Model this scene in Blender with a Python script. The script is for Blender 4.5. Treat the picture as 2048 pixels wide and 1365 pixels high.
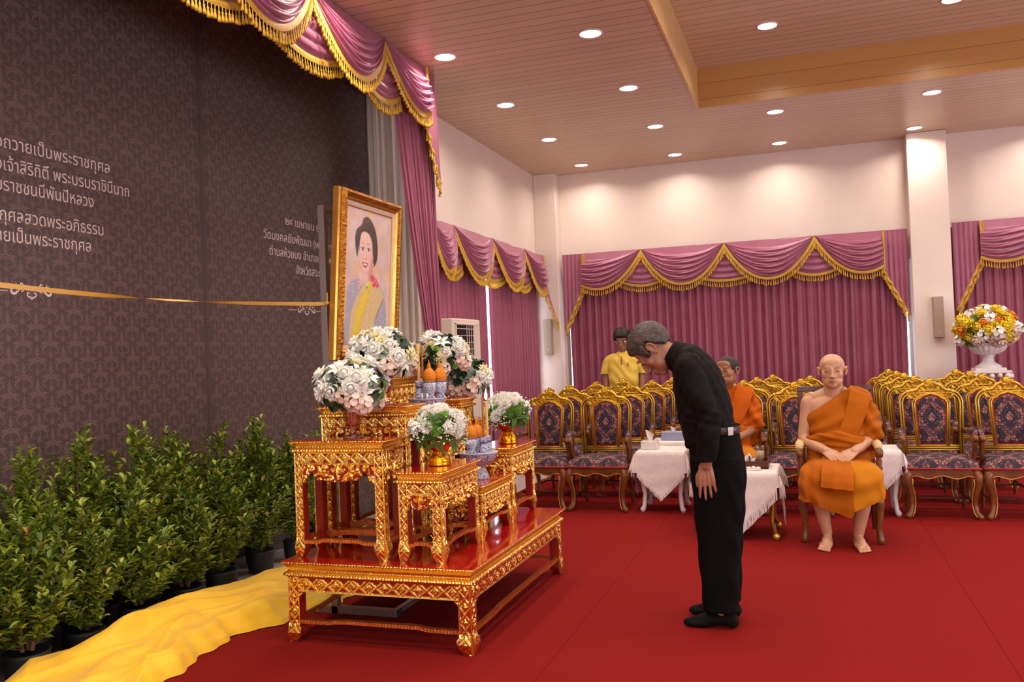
import bpy, bmesh, math, random
import numpy as np
from mathutils import Vector, Matrix
random.seed(7); np.random.seed(7)
for o in list(bpy.data.objects): bpy.data.objects.remove(o)
SC = bpy.context.scene
COL = SC.collection
PI = math.pi

# ------------------------------------------------------------------ camera, world, exposure, room lamps
cam_d = bpy.data.cameras.new('camera'); cam = bpy.data.objects.new('camera', cam_d); COL.objects.link(cam)
cam_d.sensor_width = 36.0; cam_d.lens = 1729.6 / 2048 * 36.0; cam_d.clip_start = 0.05; cam_d.clip_end = 100
_r = Vector((0.94552227, 0.3232023, -0.03908854)); _u = Vector((0.04260918, -0.00382169, 0.99908451)); _f = Vector((-0.32275703, 0.94632218, 0.01738488))
m = Matrix((_r, _u, -_f)).transposed().to_4x4(); m.translation = Vector((0, 0, 1.45)); cam.matrix_world = m
SC.camera = cam
w = bpy.data.worlds.new('world'); SC.world = w; w.use_nodes = True
w.node_tree.nodes['Background'].inputs[0].default_value = (1.0, 0.86, 0.76, 1); w.node_tree.nodes['Background'].inputs[1].default_value = 0.15
SC.view_settings.view_transform = 'Standard'; SC.view_settings.look = 'None'; SC.view_settings.exposure = 0.0; SC.view_settings.gamma = 1.0
SC.view_settings.use_curve_mapping = False
LAMP_W = 10.5
LAMP_COL = (1.0, 0.86, 0.745)
SC.cycles.max_bounces = 8; SC.cycles.diffuse_bounces = 4; SC.cycles.glossy_bounces = 4; SC.cycles.transmission_bounces = 6; SC.cycles.transparent_max_bounces = 6
SC.cycles.sample_clamp_indirect = 6.0; SC.cycles.caustics_reflective = False; SC.cycles.caustics_refractive = False

# ------------------------------------------------------------------ helpers
def tag(o, label=None, cat=None, group=None, kind=None):
    if label: o['label'] = label
    if cat: o['category'] = cat
    if group: o['group'] = group
    if kind: o['kind'] = kind
    return o
def empty(name, loc=(0, 0, 0), rz=0.0, label=None, cat=None, group=None):
    o = bpy.data.objects.new(name, None); COL.objects.link(o); o.location = loc; o.rotation_euler = (0, 0, rz); o.empty_display_size = 0.1
    return tag(o, label, cat, group)
KIDS = {}
def link(name, me, mats, parent=None, smooth=False):
    o = bpy.data.objects.new(name, me); COL.objects.link(o)
    if not isinstance(mats, (list, tuple)): mats = [mats]
    for mt in mats: me.materials.append(mt)
    if smooth: me.shade_smooth()
    if parent is not None:
        o.parent = parent; KIDS.setdefault(parent.name, []).append(o)
    return o
def raw(name, verts, faces, mats, parent=None, smooth=False, midx=None):
    me = bpy.data.meshes.new(name)
    me.from_pydata([tuple(v) for v in verts], [], [tuple(int(i) for i in f) for f in faces])
    if midx is not None:
        me.polygons.foreach_set('material_index', np.asarray(midx, dtype=np.int32))
    me.update()
    return link(name, me, mats, parent, smooth)
def dup(o, loc=None, rz=None, label=None, group=None, parent=None, scale=None):
    c = o.copy(); COL.objects.link(c)
    if parent is not None: c.parent = parent
    if loc is not None: c.location = loc
    if rz is not None: c.rotation_euler = (0, 0, rz)
    if scale is not None: c.scale = scale
    if label: c['label'] = label
    if group: c['group'] = group
    for ch in list(KIDS.get(o.name, [])):
        cc = dup(ch, parent=c); KIDS.setdefault(c.name, []).append(cc)
    return c

class MB:
    """collects shapes; build() links them as one mesh object"""
    def __init__(s): s.v = []; s.f = []; s.m = []
    def add(s, V, F, mi=0):
        n = len(s.v); s.v.extend([tuple(p) for p in V]); s.f.extend([tuple(int(i) + n for i in f) for f in F])
        s.m.extend([mi] * len(F) if np.isscalar(mi) else list(mi)); return s
    def box(s, x0, x1, y0, y1, z0, z1, mi=0, b=0.0):
        if b <= 0:
            V = [(x, y, z) for z in (z0, z1) for y in (y0, y1) for x in (x0, x1)]
            return s.add(V, [(0, 2, 3, 1), (4, 5, 7, 6), (0, 1, 5, 4), (2, 6, 7, 3), (0, 4, 6, 2), (1, 3, 7, 5)], mi)
        bm = bmesh.new(); bmesh.ops.create_cube(bm, size=1.0)
        bmesh.ops.scale(bm, vec=(x1 - x0, y1 - y0, z1 - z0), verts=bm.verts)
        bmesh.ops.translate(bm, vec=((x0 + x1) / 2, (y0 + y1) / 2, (z0 + z1) / 2), verts=bm.verts)
        bmesh.ops.bevel(bm, geom=list(bm.edges), offset=b, segments=2, affect='EDGES', profile=0.5)
        bm.verts.index_update(); V = [v.co[:] for v in bm.verts]; F = [[v.index for v in f.verts] for f in bm.faces]; bm.free()
        return s.add(V, F, mi)
    def rings(s, R, mi=0, closed=True, cap=True):
        """R: list of rings (each an (n,3) array) lofted together"""
        n = len(R[0]); V = [tuple(p) for r in R for p in r]; F = []
        k = n if closed else n - 1
        for i in range(len(R) - 1):
            for j in range(k):
                F.append((i * n + j, i * n + (j + 1) % n, (i + 1) * n + (j + 1) % n, (i + 1) * n + j))
        if cap and closed:
            F.append(tuple(range(n - 1, -1, -1))); F.append(tuple((len(R) - 1) * n + j for j in range(n)))
        return s.add(V, F, mi)
    def lathe(s, prof, c=(0, 0, 0), n=24, mi=0, cap=True, flute=None):
        R = []
        for r, z in prof:
            a = np.arange(n) * 2 * PI / n; rr = np.full(n, max(r, 1e-4))
            if flute: rr = rr * (1 + flute[1] * np.cos(a * flute[0]))
            R.append(np.stack([c[0] + rr * np.cos(a), c[1] + rr * np.sin(a), np.full(n, c[2] + z)], 1))
        return s.rings(R, mi, True, cap)
    def tube(s, pts, rad, n=8, mi=0, up=None, flat=None, cap=True):
        """tapered tube along a path; flat=(a,b) scales the two cross axes"""
        P = [Vector(p) for p in pts]; N = len(P)
        if np.isscalar(rad): rad = [rad] * N
        R = []; ref = Vector(up) if up else None
        prev = None
        for i in range(N):
            t = (P[min(i + 1, N - 1)] - P[max(i - 1, 0)])
            if t.length < 1e-9: t = Vector((0, 0, 1))
            t.normalize()
            if ref is not None: a = ref - t * ref.dot(t)
            elif prev is not None: a = prev - t * prev.dot(t)
            else:
                a = Vector((0, 0, 1)) if abs(t.z) < 0.9 else Vector((1, 0, 0)); a = a - t * a.dot(t)
            if a.length < 1e-6: a = t.orthogonal()
            a.normalize(); b = t.cross(a); prev = a
            fa, fb = flat if flat else (1, 1)
            R.append([tuple(P[i] + a * (rad[i] * fa * math.cos(2 * PI * j / n)) + b * (rad[i] * fb * math.sin(2 * PI * j / n))) for j in range(n)])
        return s.rings(R, mi, True, cap)
    def ball(s, c, r, nu=12, nv=8, mi=0, M=None):
        r = (r, r, r) if np.isscalar(r) else r; R = []
        for i in range(nv + 1):
            t = PI * i / nv; q = []
            for j in range(nu):
                a = 2 * PI * j / nu
                p = Vector((r[0] * max(math.sin(t), 1e-3) * math.cos(a), r[1] * max(math.sin(t), 1e-3) * math.sin(a), -r[2] * math.cos(t)))
                if M is not None: p = M @ p
                q.append((c[0] + p.x, c[1] + p.y, c[2] + p.z))
            R.append(q)
        return s.rings(R, mi)
    def grid(s, G, mi=0):
        """G: (n,m,3) array of points"""
        n, k = G.shape[:2]; V = G.reshape(-1, 3)
        I = np.arange(n * k).reshape(n, k)
        F = np.stack([I[:-1, :-1], I[1:, :-1], I[1:, 1:], I[:-1, 1:]], -1).reshape(-1, 4)
        return s.add(V, F, mi)
    def prism(s, poly, z0, z1, M=None, mi=0):
        n = len(poly); V = [(p[0], p[1], z0) for p in poly] + [(p[0], p[1], z1) for p in poly]
        if M is not None: V = [tuple(M @ Vector(v)) for v in V]
        F = [tuple(range(n - 1, -1, -1)), tuple(range(n, 2 * n))] + [(i, (i + 1) % n, n + (i + 1) % n, n + i) for i in range(n)]
        return s.add(V, F, mi)
    def build(s, name, mats, parent=None, smooth=False):
        return raw(name, s.v, s.f, mats, parent, smooth, s.m)

# ------------------------------------------------------------------ materials
def lin(c):
    return tuple(((x / 255) / 12.92 if x / 255 <= 0.04045 else ((x / 255 + 0.055) / 1.055) ** 2.4) for x in c) + (1.0,)
class NT:
    def __init__(s, name):
        s.m = bpy.data.materials.new(name); s.m.use_nodes = True; s.t = s.m.node_tree; s.b = s.t.nodes['Principled BSDF']
    def n(s, typ, **kw):
        nd = s.t.nodes.new(typ)
        for k, v in kw.items():
            if k in nd.inputs.keys(): s.set(nd.inputs[k], v)
            else: setattr(nd, k, v)
        return nd
    def set(s, inp, v):
        if hasattr(v, 'is_output'): s.t.links.new(v, inp)
        else: inp.default_value = v
    def math(s, op, a, b=None, c=None):
        nd = s.t.nodes.new('ShaderNodeMath'); nd.operation = op; s.set(nd.inputs[0], a)
        if b is not None: s.set(nd.inputs[1], b)
        if c is not None: s.set(nd.inputs[2], c)
        return nd.outputs[0]
    def ramp(s, fac, stops, interp='LINEAR'):
        nd = s.t.nodes.new('ShaderNodeValToRGB'); s.set(nd.inputs[0], fac); cr = nd.color_ramp; cr.interpolation = interp
        while len(cr.elements) < len(stops): cr.elements.new(0.5)
        for e, (p, c) in zip(cr.elements, stops): e.position = p; e.color = c
        return nd.outputs[0]
    def mix(s, fac, a, b):
        nd = s.t.nodes.new('ShaderNodeMix'); nd.data_type = 'RGBA'; s.set(nd.inputs[0], fac); s.set(nd.inputs[6], a); s.set(nd.inputs[7], b); return nd.outputs[2]
    def coord(s, kind='Object', scale=None):
        o = s.t.nodes.new('ShaderNodeTexCoord').outputs[kind]
        if scale is not None:
            mp = s.t.nodes.new('ShaderNodeMapping'); s.t.links.new(o, mp.inputs[0]); mp.inputs['Scale'].default_value = scale; o = mp.outputs[0]
        return o
    def noise(s, vec, scale, detail=3.0, rough=0.5, dist=0.0):
        nd = s.t.nodes.new('ShaderNodeTexNoise'); s.t.links.new(vec, nd.inputs['Vector']); nd.inputs['Scale'].default_value = scale
        nd.inputs['Detail'].default_value = detail; nd.inputs['Roughness'].default_value = rough; nd.inputs['Distortion'].default_value = dist
        return nd.outputs[0]
    def bump(s, h, strength=0.3, dist=0.01):
        nd = s.t.nodes.new('ShaderNodeBump'); s.set(nd.inputs['Height'], h); nd.inputs['Strength'].default_value = strength; nd.inputs['Distance'].default_value = dist
        s.t.links.new(nd.outputs[0], s.b.inputs['Normal'])
    def p(s, **kw):
        for k, v in kw.items():
            s.set(s.b.inputs[k.replace('_', ' ')], v)
        return s
def M_(name, rgb, rough=0.5, metal=0.0, **kw):
    t = NT(name); t.p(Base_Color=lin(rgb), Roughness=rough, Metallic=metal, **kw); return t.m
def M_noise(name, a, b, scale=8, rough=0.5, metal=0.0, bump=0.0, bscale=None, detail=4, **kw):
    t = NT(name); co = t.coord(); nz = t.noise(co, scale, detail)
    t.p(Base_Color=t.ramp(nz, [(0.3, lin(a)), (0.7, lin(b))]), Roughness=rough, Metallic=metal, **kw)
    if bump: t.bump(t.noise(co, bscale or scale * 4, 3), bump, 0.01)
    return t.m
def clear_mat(name, rgb, refl):
    t = NT(name); tr = t.n('ShaderNodeBsdfTransparent'); tr.inputs[0].default_value = lin(rgb); gl = t.n('ShaderNodeBsdfGlossy'); gl.inputs['Roughness'].default_value = .06
    lw = t.n('ShaderNodeLayerWeight'); lw.inputs[0].default_value = .35; mx = t.n('ShaderNodeMixShader'); t.t.links.new(t.math('ADD', t.math('MULTIPLY', lw.outputs['Facing'], .55), refl * .5), mx.inputs[0])
    t.t.links.new(tr.outputs[0], mx.inputs[1]); t.t.links.new(gl.outputs[0], mx.inputs[2]); out = t.t.nodes['Material Output']; t.t.links.new(mx.outputs[0], out.inputs[0]); return t.m
MT = {}
MT['white_wall'] = M_noise('cream_wall_paint', (232, 216, 203), (238, 222, 210), 2, 0.32, bump=0.04, bscale=40)
MT['gold'] = M_noise('gilded_carving', (250, 198, 92), (255, 222, 128), 30, 0.24, 1.0, bump=0.12, bscale=120)
MT['gold_chair'] = M_noise('gold_paint', (212, 164, 46), (232, 190, 70), 14, 0.32, 0.7, bump=0.1, bscale=60)
MT['red_lacquer'] = M_('red_lacquer', (172, 22, 14), 0.13, 0.0, Coat_Weight=0.6, Coat_Roughness=0.05)
MT['red_recess'] = M_('red_recess_paint', (150, 24, 14), 0.4)
MT['wood'] = M_noise('brown_varnished_wood', (104, 56, 26), (132, 76, 36), 12, 0.25, bump=0.05)
MT['dark_wood'] = M_noise('dark_red_brown_wood', (76, 34, 20), (96, 46, 28), 12, 0.25)
MT['black_cloth'] = M_noise('black_cotton', (15, 12, 12), (20, 16, 16), 20, 0.75, bump=0.12, bscale=220, Specular_IOR_Level=0.12)
MT['black_wool'] = M_noise('black_trouser_cloth', (11, 9, 10), (14, 12, 12), 20, 0.8, bump=0.1, bscale=300, Specular_IOR_Level=0.08)
MT['robe'] = M_noise('orange_robe_cloth', (164, 84, 0), (176, 92, 2), 6, 0.8, bump=0.1, bscale=200, Specular_IOR_Level=0.2)
MT['robe_bright'] = M_noise('bright_orange_robe', (178, 80, 0), (190, 88, 2), 6, 0.8, bump=0.1, bscale=200, Specular_IOR_Level=0.2)
MT['robe_inner'] = M_noise('yellow_orange_underrobe', (182, 110, 4), (192, 120, 8), 6, 0.8, bump=0.1, bscale=200, Specular_IOR_Level=0.2)
MT['skin'] = M_noise('pale_skin', (192, 142, 108), (202, 152, 118), 12, 0.42, bump=0.04, bscale=90, Subsurface_Weight=0.08, Subsurface_Radius=(0.02, 0.008, 0.004))
MT['skin_old'] = M_noise('elderly_skin', (154, 103, 76), (170, 119, 90), 25, 0.42, bump=0.08, bscale=60, Subsurface_Weight=0.08, Subsurface_Radius=(0.02, 0.008, 0.004))
MT['skin_tan'] = M_noise('tan_skin', (150, 102, 72), (164, 114, 82), 12, 0.42, Subsurface_Weight=0.05, Subsurface_Radius=(0.02, 0.008, 0.004))
MT['lip'] = M_('lips', (158, 92, 76), 0.45)
MT['brow'] = M_('eyebrow_hair', (96, 66, 52), 0.7)
MT['eye_dark'] = M_('dark_eye', (26, 16, 13), 0.25)
MT['white_cloth'] = M_noise('white_tablecloth', (226, 212, 208), (236, 224, 220), 30, 0.7, bump=0.15, bscale=120)
MT['white_paint'] = M_('white_painted_wood', (226, 214, 210), 0.35)
MT['plastic'] = M_('off_white_plastic', (222, 206, 192), 0.4)
MT['speaker'] = M_('grey_speaker_grille', (170, 152, 134), 0.6)
MT['black'] = M_('matt_black', (14, 13, 13), 0.6)
MT['alu'] = M_('brushed_aluminium', (176, 166, 164), 0.3, 0.9)
MT['yellow_shirt'] = M_noise('yellow_knit_shirt', (226, 190, 74), (236, 200, 84), 10, 0.8, bump=0.1, bscale=200)
MT['candle'] = M_('yellow_wax', (232, 190, 92), 0.45, Subsurface_Weight=0.2)
MT['incense'] = M_('brown_wax', (170, 98, 34), 0.5)
# ------------------------------------------------------------------ the hall
def plank_mat(name, rgb_a, rgb_b, axis='Y', period=0.125, rough=0.33, groove=0.06):
    t = NT(name); co = t.coord(); sep = t.n('ShaderNodeSeparateXYZ'); t.t.links.new(co, sep.inputs[0])
    v = t.math('DIVIDE', sep.outputs[axis], period); fr = t.math('FRACT', v); fl = t.math('FLOOR', v)
    g = t.math('LESS_THAN', fr, groove)
    wn = t.n('ShaderNodeTexWhiteNoise', noise_dimensions='1D'); t.t.links.new(fl, wn.inputs['W'])
    nz = t.noise(t.coord('Object', (0.7, 9, 9) if axis == 'Y' else (9, 9, 9)), 3, 4)
    f = t.math('ADD', t.math('MULTIPLY', wn.outputs[0], 0.5), t.math('MULTIPLY', nz, 0.5))
    base = t.ramp(f, [(0.2, lin(rgb_a)), (0.8, lin(rgb_b))])
    dk = tuple(int(c * 0.42) for c in rgb_a)
    t.p(Base_Color=t.mix(g, base, lin(dk)), Roughness=rough)
    t.bump(t.math('SUBTRACT', 1.0, g), 0.5, 0.004)
    return t.m
MT['ceiling'] = plank_mat('ceiling_plank_boards', (206, 178, 148), (216, 188, 158))
MT['fascia'] = plank_mat('tan_fascia_boards', (188, 138, 74), (196, 148, 84), axis='Z', period=0.17, groove=0.02)
MT['carpet'] = M_noise('red_carpet_pile', (124, 20, 17), (136, 25, 22), 90, 0.95, bump=0.35, bscale=500, Specular_IOR_Level=0.1)
MT['tile'] = M_noise('pale_floor_tile', (206, 198, 192), (214, 206, 200), 3, 0.15)
def struct(name, mb, mats, parent=None, smooth=False):
    o = mb.build(name, mats, parent, smooth)
    if parent is None: o['kind'] = 'structure'
    return o
XL, XR, YB, YF, ZC = -3.58, 6.0, 11.9, -4.0, 4.0
b = MB(); b.box(-4.3, XR, YF, YB + 0.1, -0.1, -0.012); struct('floor', b, MT['tile'])
for i, (x0, x1, lab) in enumerate([(-2.98, -1.212, 'red carpet strip running under the gilded altar tables'),
                                   (-1.21, 0.795, 'red carpet strip under the bowing man and the seated monks'),
                                   (0.797, 5.9, 'wide red carpet strip under the empty chairs at the right')]):
    b = MB(); b.box(x0, x1, -3.9, YB, -0.0118, 0.0, 0); o = b.build('carpet', MT['carpet']); tag(o, lab, 'carpet', 'red carpet strips')
# ceiling with a raised coffer
HX0, HX1, HY0, HY1, HZ = -1.0, 5.2, -2.0, 9.31, 4.41
b = MB()
for x0, x1, y0, y1, z in [(-3.25, HX0, YF, 7.2, ZC), (-3.64, HX0, 7.2, 7.72, ZC), (-4.3, HX0, 7.72, YB + 0.1, ZC), (HX1, XR, YF, YB + 0.1, ZC), (HX0, HX1, HY1, YB + 0.1, ZC), (HX0, HX1, YF, HY0, ZC)]:
    b.box(x0, x1, y0, y1, z, z + 0.12)
b.box(HX0, HX1, HY0, HY1, HZ, HZ + 0.1); b.box(-4.3, -3.15, YF, 7.84, 4.96, 5.05)
struct('ceiling', b, MT['ceiling'])
b = MB(); t_ = 0.02
b.box(HX0, HX0 + t_, HY0, HY1, ZC - 0.006, HZ); struct('trim_1', b, plank_mat('coffer_side_boards', (214, 172, 112), (222, 182, 122), axis='Y', period=0.2, groove=0.02))
b = MB(); b.box(HX0 + t_, HX1 - t_, HY1 - t_, HY1, ZC - 0.006, HZ); b.box(HX0 + t_, HX1 - t_, HY0, HY0 + t_, ZC - 0.006, HZ); b.box(HX1 - t_, HX1, HY0, HY1, ZC - 0.006, HZ); struct('trim_2', b, MT['fascia'])
# walls
b = MB(); b.box(XL - 0.12, XL, 7.72, YB + 0.12, 0, ZC); struct('wall_left', b, MT['white_wall'])
b = MB(); b.box(-4.30, XL - 0.12, 7.72, 7.84, 0, 5.0); b.box(-3.25, -3.15, YF, 7.2, ZC + .121, 5.05); b.box(-3.64, -3.15, 7.2, 7.3, ZC + .121, 5.05); b.box(-3.74, -3.64, 7.2, 7.72, ZC - .02, 5.05); struct('wall_stage', b, MT['white_wall'])
b = MB(); b.box(-4.3, -4.2, YF, 7.72, 0, 5.0); struct('wall_recess', b, MT['white_wall'])
b = MB(); b.box(XL, XR, YB, YB + 0.12, 0, ZC); struct('wall_back', b, MT['white_wall'])
b = MB(); b.box(XR, XR + 0.1, YF, YB, 0, ZC); struct('wall_right', b, MT['white_wall'])
b = MB(); b.box(-4.2, XR, YF - 0.1, YF, 0, 5.0); struct('wall_front', b, MT['white_wall'])
for i, (x0, x1, y0) in enumerate([(-3.58, -3.26, 11.68), (1.255, 1.70, 11.63)]):
    b = MB(); b.box(x0, x1, y0, YB, 0, ZC, b=0.008); struct('wall_column_%d' % (i + 1), b, MT['white_wall'])
# windows: daylight panes behind the drapes
def emis(name, rgb, s):
    t = NT(name); t.p(Base_Color=lin(rgb), Emission_Color=lin(rgb), Emission_Strength=s); return t.m
MT['daylight'] = emis('daylit_window_pane', (232, 240, 255), 4.0)
for i, (axis, p, a0, a1, z0, z1) in enumerate([('X', XL + 0.001, 8.1, 11.55, 0.75, 2.55), ('Y', YB - 0.001, -3.2, 1.24, 0.75, 2.5), ('Y', YB - 0.001, 1.76, 5.5, 0.75, 2.5), ('XR', XR - 0.001, 0.5, 9.5, 0.6, 2.7), ('YF', YF + 0.001, -2.6, 5.0, 0.5, 2.7)]):
    fr = MB(); pn = MB()
    n = 4
    for k in range(n + 1):
        c = a0 + (a1 - a0) * k / n
        if axis == 'X': fr.box(p, p + 0.012, c - 0.025, c + 0.025, z0, z1)
        elif axis == 'YF': fr.box(c - 0.025, c + 0.025, p, p + 0.03, z0, z1)
        elif axis == 'XR': fr.box(p - 0.03, p, c - 0.025, c + 0.025, z0, z1)
        else: fr.box(c - 0.025, c + 0.025, p - 0.012, p, z0, z1)
    for z in (z0, z1):
        if axis == 'X': fr.box(p, p + 0.012, a0 - 0.025, a1 + 0.025, z - 0.025, z + 0.025)
        elif axis == 'YF': fr.box(a0 - 0.025, a1 + 0.025, p, p + 0.03, z - 0.025, z + 0.025)
        elif axis == 'XR': fr.box(p - 0.03, p, a0 - 0.025, a1 + 0.025, z - 0.025, z + 0.025)
        else: fr.box(a0 - 0.025, a1 + 0.025, p - 0.012, p, z - 0.025, z + 0.025)
    if axis == 'X': pn.box(p + 0.002, p + 0.01, a0, a1, z0, z1)
    elif axis == 'YF': pn.box(a0, a1, p + 0.002, p + 0.01, z0, z1)
    elif axis == 'XR': pn.box(p - 0.01, p - 0.002, a0, a1, z0, z1)
    else: pn.box(a0, a1, p - 0.01, p - 0.002, z0, z1)
    wo = struct('window_%d' % (i + 1), fr, MT['alu']); pn.build('window_pane', MT['daylight'], wo)

# recessed ceiling lamps, each with its own light
MT['lamp_glow'] = emis('lamp_diffuser', (255, 240, 222), 9.0)
def make_light(x, y, z, lab, glow=True):
    t = empty('ceiling_light', (x, y, z), 0, lab, 'ceiling light', 'recessed round ceiling lights')
    if LPROTO: 
        for k, ch in enumerate(LPROTO): c = ch.copy(); COL.objects.link(c); c.parent = t
    else:
        b = MB(); b.lathe([(0.098, 0.0), (0.098, -0.006), (0.088, -0.010), (0.083, -0.004), (0.083, 0.0)], n=36, cap=False); LPROTO.append(b.build('trim_ring', MT['white_paint'], t, True))
        b = MB(); b.lathe([(0.0, -0.003), (0.083, -0.003)], n=36, cap=False); LPROTO.append(b.build('diffuser', MT['lamp_glow'], t))
    ld = bpy.data.lights.get('downlight')
    if ld is None:
        ld = bpy.data.lights.new('downlight', 'AREA'); ld.shape = 'DISK'; ld.size = 0.16; ld.energy = LAMP_W; ld.color = LAMP_COL; ld.spread = math.radians(150)
    lo = bpy.data.objects.new('lamp', ld); COL.objects.link(lo); lo.parent = t; lo.location = (0, 0, -0.014)
    return t
LPROTO = []
xs = [-2.79, -1.53, -0.225, 1.325, 2.75, 4.2]; ys = [11.37, 9.825, 8.27, 6.72, 5.17, 3.62, 2.07, 0.52, -1.03]
seen = {(-2.79, 6.72): 'recessed ceiling light nearest the stage swag valance', (-1.53, 6.72): 'recessed ceiling light topmost left of the coffer edge', (-2.79, 8.27): 'recessed ceiling light second along the row beside the stage curtain',
        (-1.53, 8.27): 'recessed ceiling light second along the row beside the coffer edge', (-2.79, 9.825): 'recessed ceiling light third along the row beside the stage curtain', (-1.53, 9.825): 'recessed ceiling light just beyond the coffer corner',
        (-2.79, 11.37): 'recessed ceiling light above the left corner column', (-1.53, 11.37): 'recessed ceiling light close to the back wall left of centre', (-0.225, 9.825): 'recessed ceiling light below the coffer fascia at centre',
        (-0.225, 11.37): 'recessed ceiling light close to the back wall at centre', (1.325, 9.825): 'recessed ceiling light below the coffer fascia at the right', (1.325, 11.37): 'recessed ceiling light on top of the tall right column',
        (-0.225, 8.31): 'recessed ceiling light inside the raised coffer, left one', (1.325, 8.36): 'recessed ceiling light inside the raised coffer, right one at the top edge'}
for x in xs:
    for y in ys:
        ins = HX0 < x < HX1 and HY0 < y < HY1
        yy = (8.31 if x < 0 else 8.36) if (ins and y == 8.27) else y
        make_light(x, yy, HZ if ins else ZC, seen.get((x, yy), 'recessed round ceiling light outside the view'))

# ------------------------------------------------------------------ dark memorial banner
MT['banner'] = M_noise('dark_banner_print', (80, 63, 63), (85, 67, 67), 1.2, 0.5)
MT['banner_motif'] = M_('damask_motif_print', (112, 88, 84), 0.5)
MT['lettering'] = M_('cream_lettering', (232, 214, 204), 0.6)
BX = -4.0
ban = empty('memorial_banner', (BX, 4.0, 0), 0, 'dark damask printed banner with cream lettering behind the plants', 'banner')
def stroke(pts, w0, w1=None, wm=None):
    P = np.array(pts, float); n = len(P); w1 = w0 if w1 is None else w1
    if wm is None: W = np.linspace(w0, w1, n)
    else: W = np.interp(np.linspace(0, 1, n), [0, 0.5, 1], [w0, wm, w1])
    T = np.gradient(P, axis=0); T /= np.maximum(np.linalg.norm(T, axis=1, keepdims=True), 1e-9); N = np.stack([-T[:, 1], T[:, 0]], 1)
    return P + N * W[:, None] / 2, P - N * W[:, None] / 2
def bez(a, b_, c, d, n=7):
    t = np.linspace(0, 1, n)[:, None]; a, b_, c, d = map(np.array, (a, b_, c, d))
    return (1 - t) ** 3 * a + 3 * (1 - t) ** 2 * t * b_ + 3 * (1 - t) * t * t * c + t ** 3 * d
def spiral(c, r0, r1, a0, a1, n=9):
    t = np.linspace(0, 1, n); a = a0 + (a1 - a0) * t; r = r0 + (r1 - r0) * t
    return np.stack([c[0] + r * np.cos(a), c[1] + r * np.sin(a)], 1)
def strokes_mesh(ST, mirror=True):
    V = []; F = []; lay = 0
    for A, B in ST:
        straight = all(abs(a[0] + b_[0]) < 1e-6 for a, b_ in zip(A, B))      # a stroke on the axis is its own mirror image
        for sgn in ((1, -1) if mirror and not straight else (1,)):
            n0 = len(V); m = len(A); lay += 1
            for i in range(m): V.append((A[i][0] * sgn, A[i][1], lay)); V.append((B[i][0] * sgn, B[i][1], lay))
            for i in range(m - 1):
                q = (n0 + 2 * i, n0 + 2 * i + 1, n0 + 2 * i + 3, n0 + 2 * i + 2); F.append(q if sgn < 0 else q[::-1])
    return np.array(V), np.array(F)
DM = [stroke([(0, .50), (0, .40), (0, .26), (0, .12)], .0, .10, .10), stroke(bez((0, .20), (.05, .26), (.08, .32), (.12, .38), 4), .06, 0), stroke(bez((0, .14), (.08, .18), (.14, .22), (.20, .30), 4), .06, 0),
      stroke(np.vstack([bez((0, .08), (.05, .08), (.10, .05), (.13, .08), 4), spiral((.15, .12), .05, .015, -2.2, 2.6, 6)]), .06, .02),
      stroke(bez((0, .10), (.16, -.02), (.28, .0), (.36, .09), 6), .05, .0, .09), stroke(bez((.20, .01), (.30, -.02), (.38, .0), (.44, .03), 4), .05, 0),
      stroke(bez((0, .02), (.10, -.06), (.24, -.08), (.33, -.02), 5), .04, .0, .06), stroke(bez((0, -.02), (.18, -.06), (.32, -.12), (.30, -.24), 6), .03, .06, .07),
      stroke(spiral((.22, -.25), .08, .02, 0.2, -4.4, 7), .05, .02), stroke(bez((0, -.02), (.05, -.12), (.06, -.20), (.02, -.30), 5), .03, .03), stroke(bez((.02, -.28), (.10, -.33), (.16, -.36), (.24, -.34), 5), .05, 0),
      stroke([(0, -.28), (0, -.36), (0, -.42), (0, -.49)], .03, .0, .13), stroke(bez((.02, -.34), (.08, -.40), (.11, -.44), (.13, -.47), 4), .05, 0), stroke(bez((.30, -.10), (.38, -.12), (.42, -.08), (.46, -.10), 4), .04, 0)]
dv, df = strokes_mesh(DM)
TW, TH = 0.178, 0.185; SZ = 0.245
def banner_panel(y0, y1, z0, z1):
    b = MB(); b.box(-0.02, 0, y0 - 4.0, y1 - 4.0, z0, z1); p = b.build('banner_panel', MT['banner'], ban)
    V = []; F = []; n = 0; k = 0
    for iz in range(int((z1 - z0) / (TH / 2))):
        zc = z0 + 0.09 + iz * TH / 2
        if zc > z1 - 0.1: continue
        iy0 = math.ceil((y0 + 0.07) / TW); iy1 = math.floor((y1 - 0.07) / TW)
        for iy in range(iy0, iy1 + 1):
            yc = iy * TW + (TW / 2 if iz % 2 else 0)
            if yc > y1 - 0.06: continue
            q = np.zeros((len(dv), 3)); q[:, 0] = 0.0004 + dv[:, 2] * 0.00004; q[:, 1] = np.clip(yc - 4.0 - dv[:, 0] * TW * 0.98, y0 - 4.0 + .002, y1 - 4.0 - .002); q[:, 2] = zc + dv[:, 1] * TH * 0.98
            V.append(q); F.append(df + n); n += len(dv)
    V = np.vstack(V); F = np.vstack(F)
    me = bpy.data.meshes.new('damask_print'); me.vertices.add(len(V)); me.vertices.foreach_set('co', V.ravel().astype(np.float32))
    me.loops.add(F.size); me.loops.foreach_set('vertex_index', F.ravel().astype(np.int32)); me.polygons.add(len(F))
    me.polygons.foreach_set('loop_start', np.arange(0, F.size, 4, dtype=np.int32)); me.update(calc_edges=True); me.validate()
    link('damask_print', me, MT['banner_motif'], p)
banner_panel(1.6, 5.063, 0.05, 4.93); banner_panel(5.0655, 7.55, 0.05, 4.93)

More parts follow.
